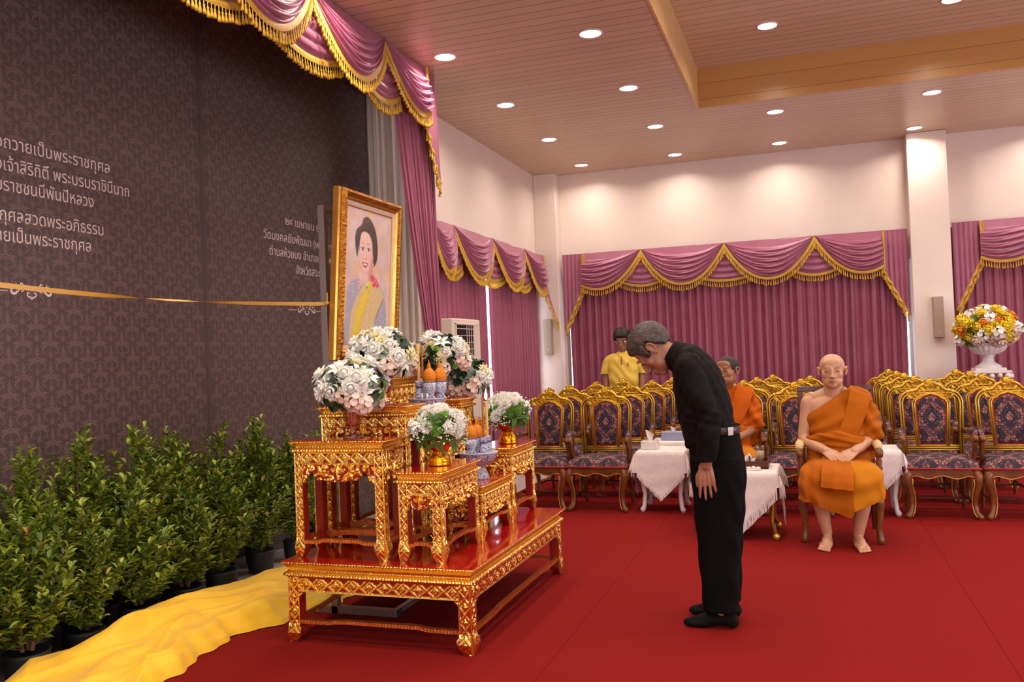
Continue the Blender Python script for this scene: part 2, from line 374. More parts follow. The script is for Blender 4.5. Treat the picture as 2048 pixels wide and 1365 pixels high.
def text_mesh(s, size=1.0):
    c = bpy.data.curves.new('lettering', 'FONT'); c.body = s; c.size = size; c.resolution_u = 3
    o = bpy.data.objects.new('tmp', c); COL.objects.link(o); dg = bpy.context.evaluated_depsgraph_get(); dg.update()
    me = bpy.data.meshes.new_from_object(o.evaluated_get(dg)); bpy.data.objects.remove(o)
    V = np.zeros(len(me.vertices) * 3); me.vertices.foreach_get('co', V); return me, V.reshape(-1, 3)
def banner_text(s, z, y_left=None, y_right=None, h=0.1, sx=1.0, width_of=None, width=None):
    me, V = text_mesh(s)
    k = h; kx = h * sx
    if width_of:
        _, V2 = text_mesh(width_of); kx = width / (V2[:, 0].max() - V2[:, 0].min())
    X = V[:, 0] * kx
    off = (y_left - X.min()) if y_left is not None else (y_right - X.max())
    P = np.stack([np.full(len(V), 0.0019), X + off - 4.0, V[:, 1] * k + z], 1)
    # overlapping strokes of a glyph lie a hair apart; the banner faces +X, so reading runs along +Y
    me.calc_loop_triangles(); TV = []; TF = []
    for k, t in enumerate(me.loop_triangles):
        TF.append((3 * k, 3 * k + 1, 3 * k + 2))
        for i in t.vertices: TV.append((P[i, 0] + .00003 * (k * 7 % 19), P[i, 1], P[i, 2]))
    return raw('lettering', TV, TF, MT['lettering'], ban)
HL = 0.098
for s, sub, z, yr, wd in [('เพื่ออถวายเป็นพระราชกุศล', 'อถวายเป็นพระราชกุศล', 2.665, 4.215, 0.79), ('สมเด็จพระนางเจ้าสิริกิติ์ พระบรมราชินีนาถ', 'งเจ้าสิริกิติ์ พระบรมราชินีนาถ', 2.545, 4.37, 0.95),
                       ('พระบรมราชชนนีพันปีหลวง', 'มราชชนนีพันปีหลวง', 2.435, 4.08, 0.66), ('บำเพ็ญกุศลสวดพระอภิธรรม', 'กุศลสวดพระอภิธรรม', 2.275, 4.15, 0.71), ('ถวายเป็นพระราชกุศล', 'ายเป็นพระราชกุศล', 2.165, 4.05, 0.63)]:
    banner_text(s, z, y_right=yr, h=HL, width_of=sub, width=wd)
for s, sub, z, yl, wd in [('๒๔ เมษายน ๒๕๖๙', '๒๔ เมษายน ๒', 2.60, 6.10, 0.52), ('วัดมงคลชัยพัฒนา (พระอารามหลวง)', 'วัดมงคลชัยพัฒนา (พร', 2.455, 5.79, 0.86), ('ตำบลห้วยบง อำเภอเฉลิมพระเกียรติ', 'ตำบลห้วยบง อำเภอเฉ', 2.33, 5.86, 0.78), ('จังหวัดสระบุรี', 'จังหวัดสระบ', 2.205, 6.23, 0.40)]:
    banner_text(s, z, y_left=yl, h=HL, width_of=sub, width=wd)
OR = [stroke(np.vstack([spiral((.80, .02), .03, .17, 2.0, -2.9, 12), bez((.62, -.06), (.56, .03), (.5, .1), (.40, .10), 6)]), .03, .02, .10), stroke(spiral((.44, .02), .10, .03, 1.6, 5.4, 7), .05, .03),
      stroke(spiral((.46, .24), .02, .09, 0, 3.8, 8), .03, .06), stroke(bez((.36, .18), (.3, .08), (.22, .02), (.14, .04), 6), .06, .02), stroke(bez((.62, .14), (.66, .2), (.70, .3), (.68, .36), 4), .06, 0), stroke(bez((.6, .14), (.7, .2), (.78, .26), (.84, .24), 4), .06, 0),
      stroke(spiral((.12, -.1), .03, .13, 2.0, -2.4, 9), .04, .03, .06), stroke([(0, -.2), (0, -.26), (0, -.36)], .02, 0, .05), stroke([(0, -.27), (.08, -.25), (.16, -.24)], .05, 0), stroke([(0, .14), (.06, .17), (.10, .13)], .05, .02)]
ov, of_ = strokes_mesh(OR)
for yc, w_ in [(3.625, 0.145), (6.37, 0.145)]:
    b = MB(); b.add([(0.0019 + v[2] * 0.00004, yc - 4.0 + v[0] * w_, 1.905 + v[1] * w_) for v in ov], of_)
    for sg in (1, -1):
        if yc > 5 or sg < 0:
            b.box(0.0016, 0.0019, *sorted((yc - 4.0 + sg * 0.15, yc - 4.0 + sg * 0.27)), 1.900, 1.904)
    b.build('scroll_ornament', MT['lettering'], ban)
# ------------------------------------------------------------------ draperies
def satin(name, a, b, rough=0.42, sheen=0.35):
    t = NT(name); co = t.coord(); nz = t.noise(co, 5, 3)
    t.p(Base_Color=t.ramp(nz, [(0.3, lin(a)), (0.7, lin(b))]), Roughness=rough, Sheen_Weight=sheen, Sheen_Roughness=0.4, Sheen_Tint=lin((230, 170, 200)))
    t.bump(t.noise(co, 300, 2), 0.04, 0.005); return t.m
MT['mauve'] = satin('mauve_satin', (160, 92, 116), (168, 100, 124), 0.36)
MT['mauve_curtain'] = satin('mauve_curtain_cloth', (148, 73, 96), (156, 79, 102), 0.5)
MT['white_drape'] = M_noise('white_drape_cloth', (246, 228, 208), (250, 236, 218), 4, 0.7, bump=0.05, bscale=120)
MT['fringe'] = M_noise('gold_fringe_yarn', (216, 168, 40), (232, 186, 58), 40, 0.6, bump=0.4, bscale=300)
MT['braid'] = M_noise('gold_braid', (202, 156, 54), (216, 170, 66), 60, 0.55, bump=0.4, bscale=260)
def noise1(x, seed, amp=1.0):
    return amp * (np.sin(x * 1.7 + seed) + 0.6 * np.sin(x * 3.9 + seed * 2.3) + 0.4 * np.sin(x * 7.3 + seed * 5.1)) / 2
def curtain(name, A, B, z0, z1, nfold, amp, mats, nrm, seed=1.0, dy=None, label=None, gather=None, group=None, nz=22, cat='curtain'):
    """pleated cloth from A to B (xy); nrm = direction the pleats bulge; gather(zt)->(s0,s1) narrows it with height"""
    A = np.array(A, float); B = np.array(B, float); nrm = np.array(nrm, float); L = np.linalg.norm(B - A)
    ns = nfold * 10 + 1; s = np.linspace(0, 1, ns); G = np.zeros((nz, ns, 3))
    ph = s * nfold * 2 * PI + noise1(s * 9, seed, 1.6)
    for i in range(nz):
        zt = i / (nz - 1)
        s0, s1 = gather(zt) if gather else (0.0, 1.0)
        ss = s0 + (s1 - s0) * s
        ss = ss + 0.35 / max(nfold, 1) * np.sin(ph * 2) * 0.25
        k = amp * (0.75 + 0.25 * noise1(s * 14, seed + 3)) * (0.8 + 0.3 * (1 - zt))
        d = k * np.abs(np.sin(ph / 2 + 0.25 * noise1(np.full(ns, zt * 3.0), seed) * (1 - zt))) ** 0.75
        xy = A + (B - A) * ss[:, None] + nrm * d[:, None]
        G[i, :, :2] = xy; G[i, :, 2] = z0 + (z1 - z0) * zt
    c = (A + B) / 2
    G[:, :, 0] -= c[0]; G[:, :, 1] -= c[1]
    b = MB(); b.grid(G); o = b.build(name, mats, None, True); o.location = (c[0], c[1], 0)
    return tag(o, label, cat, group)

def fringe_along(mb_f, mb_b, P, N, hang, spacing, tl, bw):
    """gold braid band along the polyline P (bw wide, below it) and a row of hanging tassels"""
    P = np.array(P, float); seg = np.linalg.norm(np.diff(P, axis=0), axis=1); L = np.concatenate([[0], np.cumsum(seg)])
    n = max(int(L[-1] / 0.03), 4); t = np.linspace(0, L[-1], n)
    Q = np.stack([np.interp(t, L, P[:, k]) for k in range(3)], 1)
    T = np.gradient(Q, axis=0); T /= np.linalg.norm(T, axis=1, keepdims=True)
    N = np.array(N, float); D = np.cross(np.broadcast_to(N, T.shape), T); D /= np.linalg.norm(D, axis=1, keepdims=True)
    D[D @ np.array((0, 0, 1.0)) > 0] *= -1
    rows = [Q + N * 0.004, Q + D * bw * .5 + N * 0.012, Q + D * bw + N * 0.006]
    mb_b.grid(np.stack(rows, 0))
    m = max(int(L[-1] / spacing), 2); ts = (np.arange(m) + .5) / m * L[-1]
    C = np.stack([np.interp(ts, L, (Q + D * bw)[:, k] if False else np.interp(L, t, (Q + D * bw)[:, k])) for k in range(3)], 1)
    H = np.array(hang, float)
    a0 = np.arange(6) * PI / 3; X = np.cross(H, N); X /= np.linalg.norm(X)
    prof = [(0.0022, 0.0), (0.0022, 0.30), (0.0062, 0.36), (0.0042, 0.45), (0.0078, .8), (0.0092, 1.0), (0.001, 1.0)]
    for c in C:
        l = tl * random.uniform(0.9, 1.08); w_ = spacing / 0.024; sw = X * random.uniform(-.006, .006)
        R = [[c + H * (l * h) + sw * h + (X * math.cos(a) + N * math.sin(a)) * r * w_ + N * 0.006 for a in a0] for r, h in prof]
        mb_f.rings([np.array(r) for r in R], cap=False)

def swag_grid(w, d, bulge, nf, seed, nu=49, nv=90, flat=0.20, p=2.1, side=0.0, u0=-1.0, u1=1.0):
    """local (s, out, z): a cloth swag hung from the two ends of its top edge"""
    u = np.linspace(u0, u1, nu); v = np.linspace(0, 1, nv); U, V = np.meshgrid(u, v)
    drop = (1 - np.abs(U) ** p)
    Z = -d * V * drop
    S = w * ((U - u0) / (u1 - u0) - .5)
    env = np.clip((V - flat) / 0.12, 0, 1) * np.clip((1.0 - V) / 0.06, 0, 1)
    warp = V + 0.03 * np.sin(3 * U + seed) * drop + 0.02 * U * np.sin(seed * 3)
    f = 1 - np.abs(((nf * warp ** 1.1 + seed) % 1.0) * 2 - 1) ** 1.6; f = f + .25 * np.sin(2 * PI * (nf * 2.1 * warp + seed * 2 + U))
    OUT = bulge * np.sin(PI * np.clip(V, 0, 1) * 0.62) * drop ** 0.7 + 0.046 * env * f * (0.25 + 0.75 * drop) * (0.5 + V * 0.5)
    # gathers radiating from the two hanging points
    OUT += 0.012 * np.sin(26 * V) * np.abs(U) ** 4 * V
    return S, OUT, Z
def valance(name, origin, along, out, apexes, ztop, drop, ends, label, tail_len=(1.0, 1.0), tl=0.075, sp=0.027, bw=0.035, flare=0.0, inner_drop=None, topstrip=0.05, skip_first_inner=False):
    """origin (x,y): s=0 ; along/out: xy unit vectors ; apexes: s positions of hanging points ; ends: s of tail outer edges or None"""
    root = empty(name, (origin[0], origin[1], ztop), 0, label, 'valance')
    al = np.array((along[0], along[1], 0.0)); ou = np.array((out[0], out[1], 0.0)); up = np.array((0, 0, 1.0))
    def T(S, O, Z): return S[..., None] * al + O[..., None] * ou + Z[..., None] * up
    s0 = ends[0] if ends[0] is not None else apexes[0]; s1 = ends[1] if ends[1] is not None else apexes[-1]
    # backing strip of cloth along the top
    b = MB(); ss = np.linspace(s0, s1, 80); zz = np.linspace(0.0, -topstrip - 0.08, 4); SS, ZZ = np.meshgrid(ss, zz)
    b.grid(T(SS, 0.012 + 0.003 * np.sin(SS * 23), ZZ)); b.build('heading', MT['mauve'], root, True)
    idr = inner_drop or drop * 0.97
    for i in range(len(apexes) - 1):
        a, c = apexes[i], apexes[i + 1]; w = c - a; mid = (a + c) / 2
        u0 = -.38 if (i == 0 and ends[0] is not None) else -1.0; u1 = .38 if (i == len(apexes) - 2 and ends[1] is not None) else 1.0
        S, O, Z = swag_grid(w, drop, 0.075, 6.5, 1.3 * i + 0.4, u0=u0, u1=u1)
        b = MB(); b.grid(T(S + mid, O + 0.035, Z)); b.build('swag', MT['mauve'], root, True)
        bf, bb = MB(), MB(); u = np.linspace(u0, u1, 41); P = T(w * ((u - u0) / (u1 - u0) - .5) + mid, 0.04 + 0.075 * 0.93 * (1 - np.abs(u) ** 2.1) ** .7, -drop * (1 - np.abs(u) ** 2.1))
        fringe_along(bf, bb, P, ou, (0, 0, -1), sp, tl, bw); bb.build('braid', MT['braid'], root, True); bf.build('fringe', MT['fringe'], root, True)
    for i, a in enumerate(apexes):
        if i == 0 and ends[0] is not None: continue
        if i == len(apexes) - 1 and ends[1] is not None: continue
        if i == 0 and skip_first_inner: continue
        hw = min([abs(apexes[j] - a) for j in (i - 1, i + 1) if 0 <= j < len(apexes)]) * 0.40
        u = np.linspace(-1, 1, 25); v = np.linspace(0, 1, 41); U, V = np.meshgrid(u, v)
        zb = -idr * (1 - 0.20 * np.abs(U) ** 2); Z = zb * V; f = np.abs(np.sin(PI * 5 * V + 0.8 + i)) ** 0.7
        O = 0.018 + 0.034 * f * (1 - 0.4 * np.abs(U)) * np.clip((1 - V) / 0.05, 0, 1) * np.clip(V / .1, 0, 1)
        Z = Z - 0.05 * (1 - U ** 2) * V * (1 - V) * 2
        b = MB(); b.grid(T(a + U * hw, O, Z)); b.build('jabot', MT['mauve'], root, True)
        bf, bb = MB(), MB(); P = T(a + u * hw, np.full(25, 0.022), -idr * (1 - 0.20 * np.abs(u) ** 2))
        fringe_along(bf, bb, P, ou, (0, 0, -1), sp, tl * .95, bw); bb.build('braid', MT['braid'], root, True); bf.build('fringe', MT['fringe'], root, True)
    for k in (0, 1):
        if ends[k] is None: continue
        a = apexes[0] if k == 0 else apexes[-1]; e = ends[k]; w = e - a; nst = 5
        t = np.linspace(0, 1, 61)
        zb = -drop * 0.93 - (tail_len[k] - drop * 0.93) * np.clip((t * 0.85 + 0.15 * np.round(t * nst) / nst) + 0.035 * np.sin(t * nst * 2 * PI), 0, 1.05)
        pl = 0.035 + 0.028 * np.abs(np.sin(t * PI * nst)) ** .8
        vv = np.linspace(0, 1, 30)
        TT, VV = np.meshgrid(t, vv)
        S = a + w * TT; Z = np.outer(vv, zb); O = np.broadcast_to(pl, TT.shape) * (0.5 + 0.5 * VV) + flare * TT * VV ** 2
        b = MB(); b.grid(T(S, O, Z)); b.build('tail', MT['mauve'], root, True)
        bf, bb = MB(), MB(); P = T(a + w * t, pl + 0.003 + flare * t, zb)
        fringe_along(bf, bb, P, ou, (0, 0, -1), sp, tl, bw * .8); 
        P2 = T(np.full(12, a), np.full(12, 0.075), np.linspace(-0.01, -drop * 0.93, 12))
        fringe_along(bf, bb, P2, ou, tuple(al * (1 if k == 1 else -1) * -0.35 + np.array((0, 0, -0.9))), sp, tl * .6, bw * .7)
        bb.build('braid', MT['braid'], root, True); bf.build('fringe', MT['fringe'], root, True)
    return root
# stage valance runs along Y at X=-3.1 and hangs from the ceiling
valance('swag_valance', (-3.10, 0), (0, 1), (1, 0), [1.74, 2.83, 3.93, 5.03, 6.11, 6.84], ZC - 0.002, 0.455, (None, 7.14), 'large mauve satin swag valance with gold tassels hung from the ceiling before the dark banner', tail_len=(1, 1.02), tl=0.085, sp=0.031, bw=0.045, inner_drop=0.47)
# left window wall
valance('swag_valance', (-3.49, 0), (0, 1), (1, 0), [7.76, 8.36, 9.53, 10.73, 11.5], 2.845, 0.50, (None, 11.66), 'mauve swag valance with gold fringe on the left wall above the air conditioner', tail_len=(1, 1.0), skip_first_inner=True, flare=.17)
valance('swag_valance', (0, 11.80), (1, 0), (0, -1), [-2.93, -2.10, -0.99, 0.14, 0.94], 2.845, 0.50, (-3.22, 1.235), 'wide mauve swag valance with gold fringe on the back wall behind the chairs', tail_len=(1.08, 1.08))
valance('swag_valance', (0, 11.80), (1, 0), (0, -1), [2.03, 2.95, 4.05, 5.1], 2.875, 0.50, (1.74, 5.4), 'mauve swag valance at the right edge behind the big flower urn', tail_len=(1.08, 1.08))
# curtain panels
MC = MT['mauve_curtain']
curtain('curtain', (-3.545, 7.74), (-3.545, 9.46), 0.02, 2.80, 13, 0.045, MC, (1, 0), 1.0, label='mauve curtain panel on the left wall directly behind the air conditioner')
curtain('curtain', (-3.545, 9.60), (-3.545, 11.46), 0.02, 2.80, 15, 0.055, MC, (1, 0), 2.0, label='mauve curtain panel on the left wall between the daylight slit and the corner column')
curtain('curtain', (-3.15, 11.885), (-0.54, 11.885), 0.02, 2.80, 24, 0.085, MC, (0, -1), 3.0, label='mauve pleated curtain on the back wall behind the man in yellow', gather=lambda z: (-0.012 + 0.010 * (1 - z), 1.0))
curtain('curtain', (-0.66, 11.878), (1.20, 11.885), 0.02, 2.80, 17, 0.085, MC, (0, -1), 4.0, label='mauve pleated curtain on the back wall left of the tall white column', gather=lambda z: (0.0, 1.0 - 0.012 * (1 - z)))
curtain('curtain', (1.735, 11.885), (5.4, 11.885), 0.02, 2.83, 34, 0.06, MC, (0, -1), 5.0, label='mauve pleated curtain at the right edge behind the flower urn')
# stage side drapes
def tie(z): 
    k = np.clip((1 - z) / 0.62, 0, 1) ** 1.3
    return (0.66 * k * (1 if z > .38 else 1), 1.0)
curtain('stage_curtain', (-3.14, 6.36), (-3.14, 7.17), 0.02, 3.99, 9, 0.05, MC, (1, 0), 6.0, gather=tie, label='tall mauve stage curtain drawn aside at the end of the swag valance', nz=40)
curtain('stage_drape', (-4.02, 7.60), (-3.36, 7.62), 0.02, 4.90, 10, 0.05, MT['white_drape'], (0, -1), 7.0, label='long white drape behind the portrait beside the banner')
# ------------------------------------------------------------------ gilded altar tables
def carved_plate(b, mask, H, O, U, Vv, N, step, thick, thr, back=True):
    """b: MB with material 0 gold, 1 red. mask (nv,nu) of cells; H (nv+1,nu+1) heights; O + U*u + V*v + N*h"""
    nv, nu = mask.shape; O, U, Vv, N = (np.array(x, float) for x in (O, U, Vv, N))
    u = np.arange(nu + 1) * step[0]; v = np.arange(nv + 1) * step[1]
    uu, vv = np.meshgrid(u, v); base = O + uu[..., None] * U + vv[..., None] * Vv
    P = base + H[..., None] * N; Q = base - thick * N
    idx = -np.ones((nv + 1, nu + 1), int); need = np.zeros((nv + 1, nu + 1), bool)
    for a in (0, 1):
        for c in (0, 1): need[a:nv + a, c:nu + c] |= mask
    k = need.sum(); idx[need] = np.arange(k)
    V = np.vstack([P[need], Q[need]]); F = []; M = []
    j, i = np.nonzero(mask)
    A, B, C, D = idx[j, i], idx[j, i + 1], idx[j + 1, i + 1], idx[j + 1, i]
    flip = np.dot(np.cross(U, Vv), N) < 0
    f = np.stack([A, B, C, D], 1); f = f[:, ::-1] if flip else f
    hm = (H[j, i] + H[j, i + 1] + H[j + 1, i + 1] + H[j + 1, i]) / 4
    F.append(f); M.append((hm < thr).astype(int))
    # border walls
    pad = np.pad(mask, 1)
    for dj, di, p0, p1 in ((0, -1, (1, 0), (0, 0)), (0, 1, (0, 1), (1, 1)), (-1, 0, (0, 0), (0, 1)), (1, 0, (1, 1), (1, 0))):
        e = mask & ~pad[1 + dj:nv + 1 + dj, 1 + di:nu + 1 + di]; j, i = np.nonzero(e)
        a = idx[j + p0[0], i + p0[1]]; c = idx[j + p1[0], i + p1[1]]
        F.append(np.stack([a, c, c + k, a + k], 1)); M.append(np.zeros(len(a), int))
    b.add(V, np.vstack(F), np.concatenate(M))
def ridge(d, w): return np.clip(1 - np.abs(d) / w, 0, 1) ** 0.6
def h_lattice(u, v, bh, period):
    """crossing straps with a rosette in each eye; v in 0..bh"""
    x = (u / period + .5) % 1.0; y = v / bh
    d1 = np.abs(((x - y) % 1.0) - .5); d2 = np.abs(((x + y) % 1.0) - .5)
    s = np.maximum(ridge(d1, .16), ridge(d2, .16)) * 0.0045 * np.where((d1 < .05) | (d2 < .05), .8, 1)
    cx = np.abs(x - .5) * period; r = np.hypot(cx, v - bh / 2); a = np.arctan2(v - bh / 2, (x - .5) * period)
    ro = bh * .33 * (1 + .22 * np.cos(4 * a)); q = np.clip(1 - r / ro, 0, 1) ** .5 * 0.006 * (0.75 + .25 * np.cos(8 * a))
    q = np.where(r < bh * .09, .0075, q)
    edge = np.maximum(ridge(y, .12), ridge(1 - y, .12)) * .005
    return np.maximum.reduce([s, q, edge])
def h_scroll(u, v, uc, seed, s=0.045):
    """curling leafwork mirrored about u=uc with a pointed drop in the middle"""
    x = np.abs(u - uc); h = np.zeros_like(x); best = np.full(x.shape, 9.0)
    rng = np.random.RandomState(seed)
    for i in range(12):
        for j in range(6):
            cx = (i + .5 * (j % 2)) * s * 1.02 + rng.uniform(-.15, .15) * s; cy = (j + .4) * s * .9 + rng.uniform(-.12, .12) * s
            r = np.hypot(x - cx, v - cy); a = np.arctan2(v - cy, x - cx); sg = 1 if (i + j) % 2 else -1
            sp = .5 + .5 * np.cos(sg * a * 1 + r / s * 9 + i)
            lf = .75 + .25 * np.cos(a * 5 + r / s * 6)
            q = np.clip(sp, 0, 1) ** 1.1 * lf * np.clip(1.25 - r / s, .15, 1)
            q = np.where(r < s * .13, 1.1, q)
            h = np.where(r < best, q, h); best = np.minimum(best, r)
    return h * 0.015
def h_drop(u, v, uc, vtop, w, l):
    t = (vtop - v) / l; half = w * np.clip(t, 0, 1) * np.clip(1.05 - t ** 3, 0, 1)
    q = np.clip(1 - np.abs(u - uc) / np.maximum(half, 1e-5), 0, 1); return np.where((t > 0) & (t < 1) & (q > .02), .004 + .014 * q, -.01)
def rect_sweep(b, x0, x1, y0, y1, prof, bead=None, mi=0, step=0.006):
    """prof: (outset, z, beadgain) swept round a rectangle; bead(s)->[0,1]"""
    per = [(x0, y0, 1, 0), (x1, y0, 0, 1), (x1, y1, -1, 0), (x0, y1, 0, -1)]; Ls = [x1 - x0, y1 - y0] * 2
    R = [[] for _ in prof]
    for (px, py, dx, dy), L in zip(per, Ls):
        n = max(int(L / step), 2); nx, ny = dy, -dx
        for k in range(n):
            s = L * k / n
            for i, (o, z, g) in enumerate(prof):
                oo = o + (g * bead(s) if bead and k else 0.0)
                e = o * (2 * (s / L) - 1)
                R[i].append((px + dx * (s + e) + nx * oo, py + dy * (s + e) + ny * oo, z))
    b.rings([np.array(r) for r in R], mi, True, False)
def moo_table(loc, X0, X1, Y0, Y1, z0, z1, label, band=0.055, apron=0.075, leg=0.05, scallop=True, mould=0.062, step=0.0032, foot=0.095, str_z=0.085, name='altar_table'):
    """four-legged Thai altar table; bounds are those of the body, the top overhangs"""
    cx, cy = (X0 + X1) / 2, (Y0 + Y1) / 2
    t = empty(name, (cx, cy, z0), 0, label, 'altar table')
    x0, x1, y0, y1 = X0 - cx, X1 - cx, Y0 - cy, Y1 - cy; h = z1 - z0
    ov = mould * 0.32
    b = MB(); b.box(x0 - ov, x1 + ov, y0 - ov, y1 + ov, h - 0.012, h, b=0.003); b.build('tabletop', MT['red_lacquer'], t)
    bead = lambda s: .5 + .5 * math.cos(s / 0.016 * 2 * PI)
    b = MB(); m_ = mould
    rect_sweep(b, x0, x1, y0, y1, [(ov + .001, h - .003, .002), (ov + .003, h - .007, .003), (ov, h - .012, .0), (ov * .7, h - .016, 0), (ov * .15, h - m_ * .42, .0), (ov * .05, h - m_ * .55, .0015), (ov * .1, h - m_ * .60, .002), (-.001, h - m_ * .66, .0), (.010, h - m_ * .68, .0015), (.019, h - m_ * .76, .003), (.020, h - m_ * .86, .003), (.012, h - m_ * .95, .002), (.002, h - m_, .0)], bead)
    b.build('moulding', MT['gold'], t)
    GR = [MT['gold'], MT['red_recess']]
    ha = band + apron; zt = h - m_
    for (ax, L, O, U, N) in (('x', x1 - x0, (x0, y0, 0), (1, 0, 0), (0, -1, 0)), ('y', y1 - y0, (x1, y0, 0), (0, 1, 0), (1, 0, 0)), ('x', x1 - x0, (x1, y1, 0), (-1, 0, 0), (0, 1, 0)), ('y', y1 - y0, (x0, y1, 0), (0, -1, 0), (-1, 0, 0))):
        nu = max(int(round(L / step)), 8); su = L / nu; nv = max(int(round(ha / step)), 6); sv = ha / nv
        u = np.arange(nu + 1) * su; v = np.arange(nv + 1) * sv; uu, vv = np.meshgrid(u, v)   # v up from the apron's bottom
        H = h_lattice(uu, vv - apron, band, L / max(round(L / (band * 1.25)), 2))
        lw = leg
        inner = (uu > lw) & (uu < L - lw)
        if scallop and apron > 0.02:
            S = h_scroll(uu, vv, L / 2, int(L * 1000) % 97, s=apron * .60) - 0.0012; D = h_drop(uu, vv, L / 2, apron * .98, apron * .22, apron * .62)
            S = np.maximum(S, D)
            rail = ridge(vv - apron + .004, .006) * .008
            H = np.where(vv < apron, np.where(inner, np.maximum(S, rail - .003), H), np.maximum(H, rail))
        sideh = h_lattice(np.broadcast_to(vv, uu.shape), np.minimum(uu, L - uu), lw, lw * 1.3)
        H = np.where(~inner, sideh, H)
        uc = (u[:-1] + su / 2)[None, :]; vc = (v[:-1] + sv / 2)[:, None]
        x = np.abs(uc - L / 2) / (L / 2 - lw)
        if scallop and apron > 0.02:
            edge = apron * np.where(x < .58, .02 + .16 * (x / .58) ** 2 + .06 * np.abs(np.cos(x * 9)), np.where(x < .72, .18 + (x - .58) / .14 * .42, .60 - .75 * (x - .72) / .28))
            edge = np.where(x > .72, apron * (.62 - .9 * ((x - .72) / .28) ** 1.3), edge)
        else:
            edge = apron * np.clip(1 - (1 - np.clip((x - .88) / .12, 0, 1)) ** 0.5 * 1.0, 0, 1) * 0 + apron * (1 - np.clip((x - .9) / .1, 0, 1) ** 2)
        mask = (vc > edge) | (x > 1)
        b = MB(); Oz = np.array(O) + np.array((0, 0, zt - ha)); carved_plate(b, mask, H, Oz, U, (0, 0, 1), N, (su, sv), 0.010, 0.0012)
        o = b.build('apron', GR, t)
    # legs: a red post faced with two carved plates, swelling at the foot
    for sx in (0, 1):
        for sy in (0, 1):
            X = x0 if sx == 0 else x1; Y = y0 if sy == 0 else y1; dx = 1 if sx == 0 else -1; dy = 1 if sy == 0 else -1
            lh = zt - ha; b = MB()
            prof = [(0, .62), (.012, .74), (foot * .35, 1.02), (foot * .62, 1.18), (foot * .92, 1.16), (foot, 1.0), (lh, 1.0), (zt - .004, 1.0)]
            R = []
            for z, k in prof:
                e = leg * k; R.append([(X + dx * .001, Y + dy * .001, z), (X + dx * e, Y + dy * .001, z), (X + dx * e, Y + dy * e, z), (X + dx * .001, Y + dy * e, z)])
            b.rings([np.array(r) for r in R], 1)
            for face in (0, 1):
                nu = max(int(leg * 1.2 / step), 5); Lw = leg * 1.2; su = Lw / nu; nv = max(int(lh / step), 6); sv = lh / nv
                uu, vv = np.meshgrid(np.arange(nu + 1) * su, np.arange(nv + 1) * sv)
                H = np.where(vv > foot, h_lattice(vv, np.clip(uu, 0, leg), leg, leg * 1.25), .0035 + .003 * np.abs(np.sin((vv + np.abs(uu - leg / 2)) / .010)))
                uc = ((np.arange(nu) + .5) * su)[None, :]; vc = ((np.arange(nv) + .5) * sv)[:, None]
                wid = np.interp(vc[:, 0], [p[0] for p in prof], [p[1] for p in prof]) * leg
                mask = uc < wid[:, None]
                out = .012 * np.clip(1 - np.abs(vv - foot * .6) / (foot * .55), 0, 1); H = H + out
                if face == 0: carved_plate(b, mask, H, (X, Y, 0), (dx, 0, 0), (0, 0, 1), (0, -dy, 0), (su, sv), 0.002, 0.0012)
                else: carved_plate(b, mask, H, (X, Y, 0), (0, dy, 0), (0, 0, 1), (-dx, 0, 0), (su, sv), 0.002, 0.0012)
            b.build('leg', GR, t)
    for (A, B, N) in (((x0 + leg, y0 + .012), (x1 - leg, y0 + .012), (0, 1)), ((x0 + leg, y1 - .012), (x1 - leg, y1 - .012), (0, -1)), ((x0 + .012, y0 + leg), (x0 + .012, y1 - leg), (1, 0)), ((x1 - .012, y0 + leg), (x1 - .012, y1 - leg), (-1, 0))):
        A = np.array(A); B = np.array(B); L = np.linalg.norm(B - A); n = max(int(L / .006), 10); s = np.linspace(0, 1, n); raise_ = .010 * (1 / (1 + np.exp(-(.28 - np.abs(s - .5)) * 60)))
        N = np.array(N, float); b = MB(); R = []; th = .026 if h < .5 or True else .03
        for k in range(n):
            p = A + (B - A) * s[k]; be = .0022 * abs(math.sin(s[k] * L / .018 * PI)); z = str_z + raise_[k]
            q = [p - N * (.010 + be), p - N * (.010 + be), p + N * .010, p + N * .010]
            R.append([(q[0][0], q[0][1], z - th / 2 + .004), (q[1][0], q[1][1], z + th / 2 - .004), (q[2][0], q[2][1], z + th / 2), (q[3][0], q[3][1], z - th / 2)])
        b.rings([np.array(r) for r in R], 0); b.build('stretcher', [MT['gold_red'], MT['red_recess']], t)
    return t
MT['gold_red'] = M_noise('worn_gold_over_red', (196, 96, 44), (226, 140, 66), 40, 0.3, 0.85, bump=0.35, bscale=160)
PZ = 0.423
KS = 0.978
def kz(z): return 1.45 - (1.45 - z) * KS
moo_table(None, -2.63, -1.605, 3.925, 5.55, 0.0, PZ, 'low wide gilded platform with red top carrying the altar tables', band=0.075, apron=0.03, leg=0.062, scallop=False, mould=0.085, step=0.005, foot=0.085, str_z=0.105, name='altar_platform')
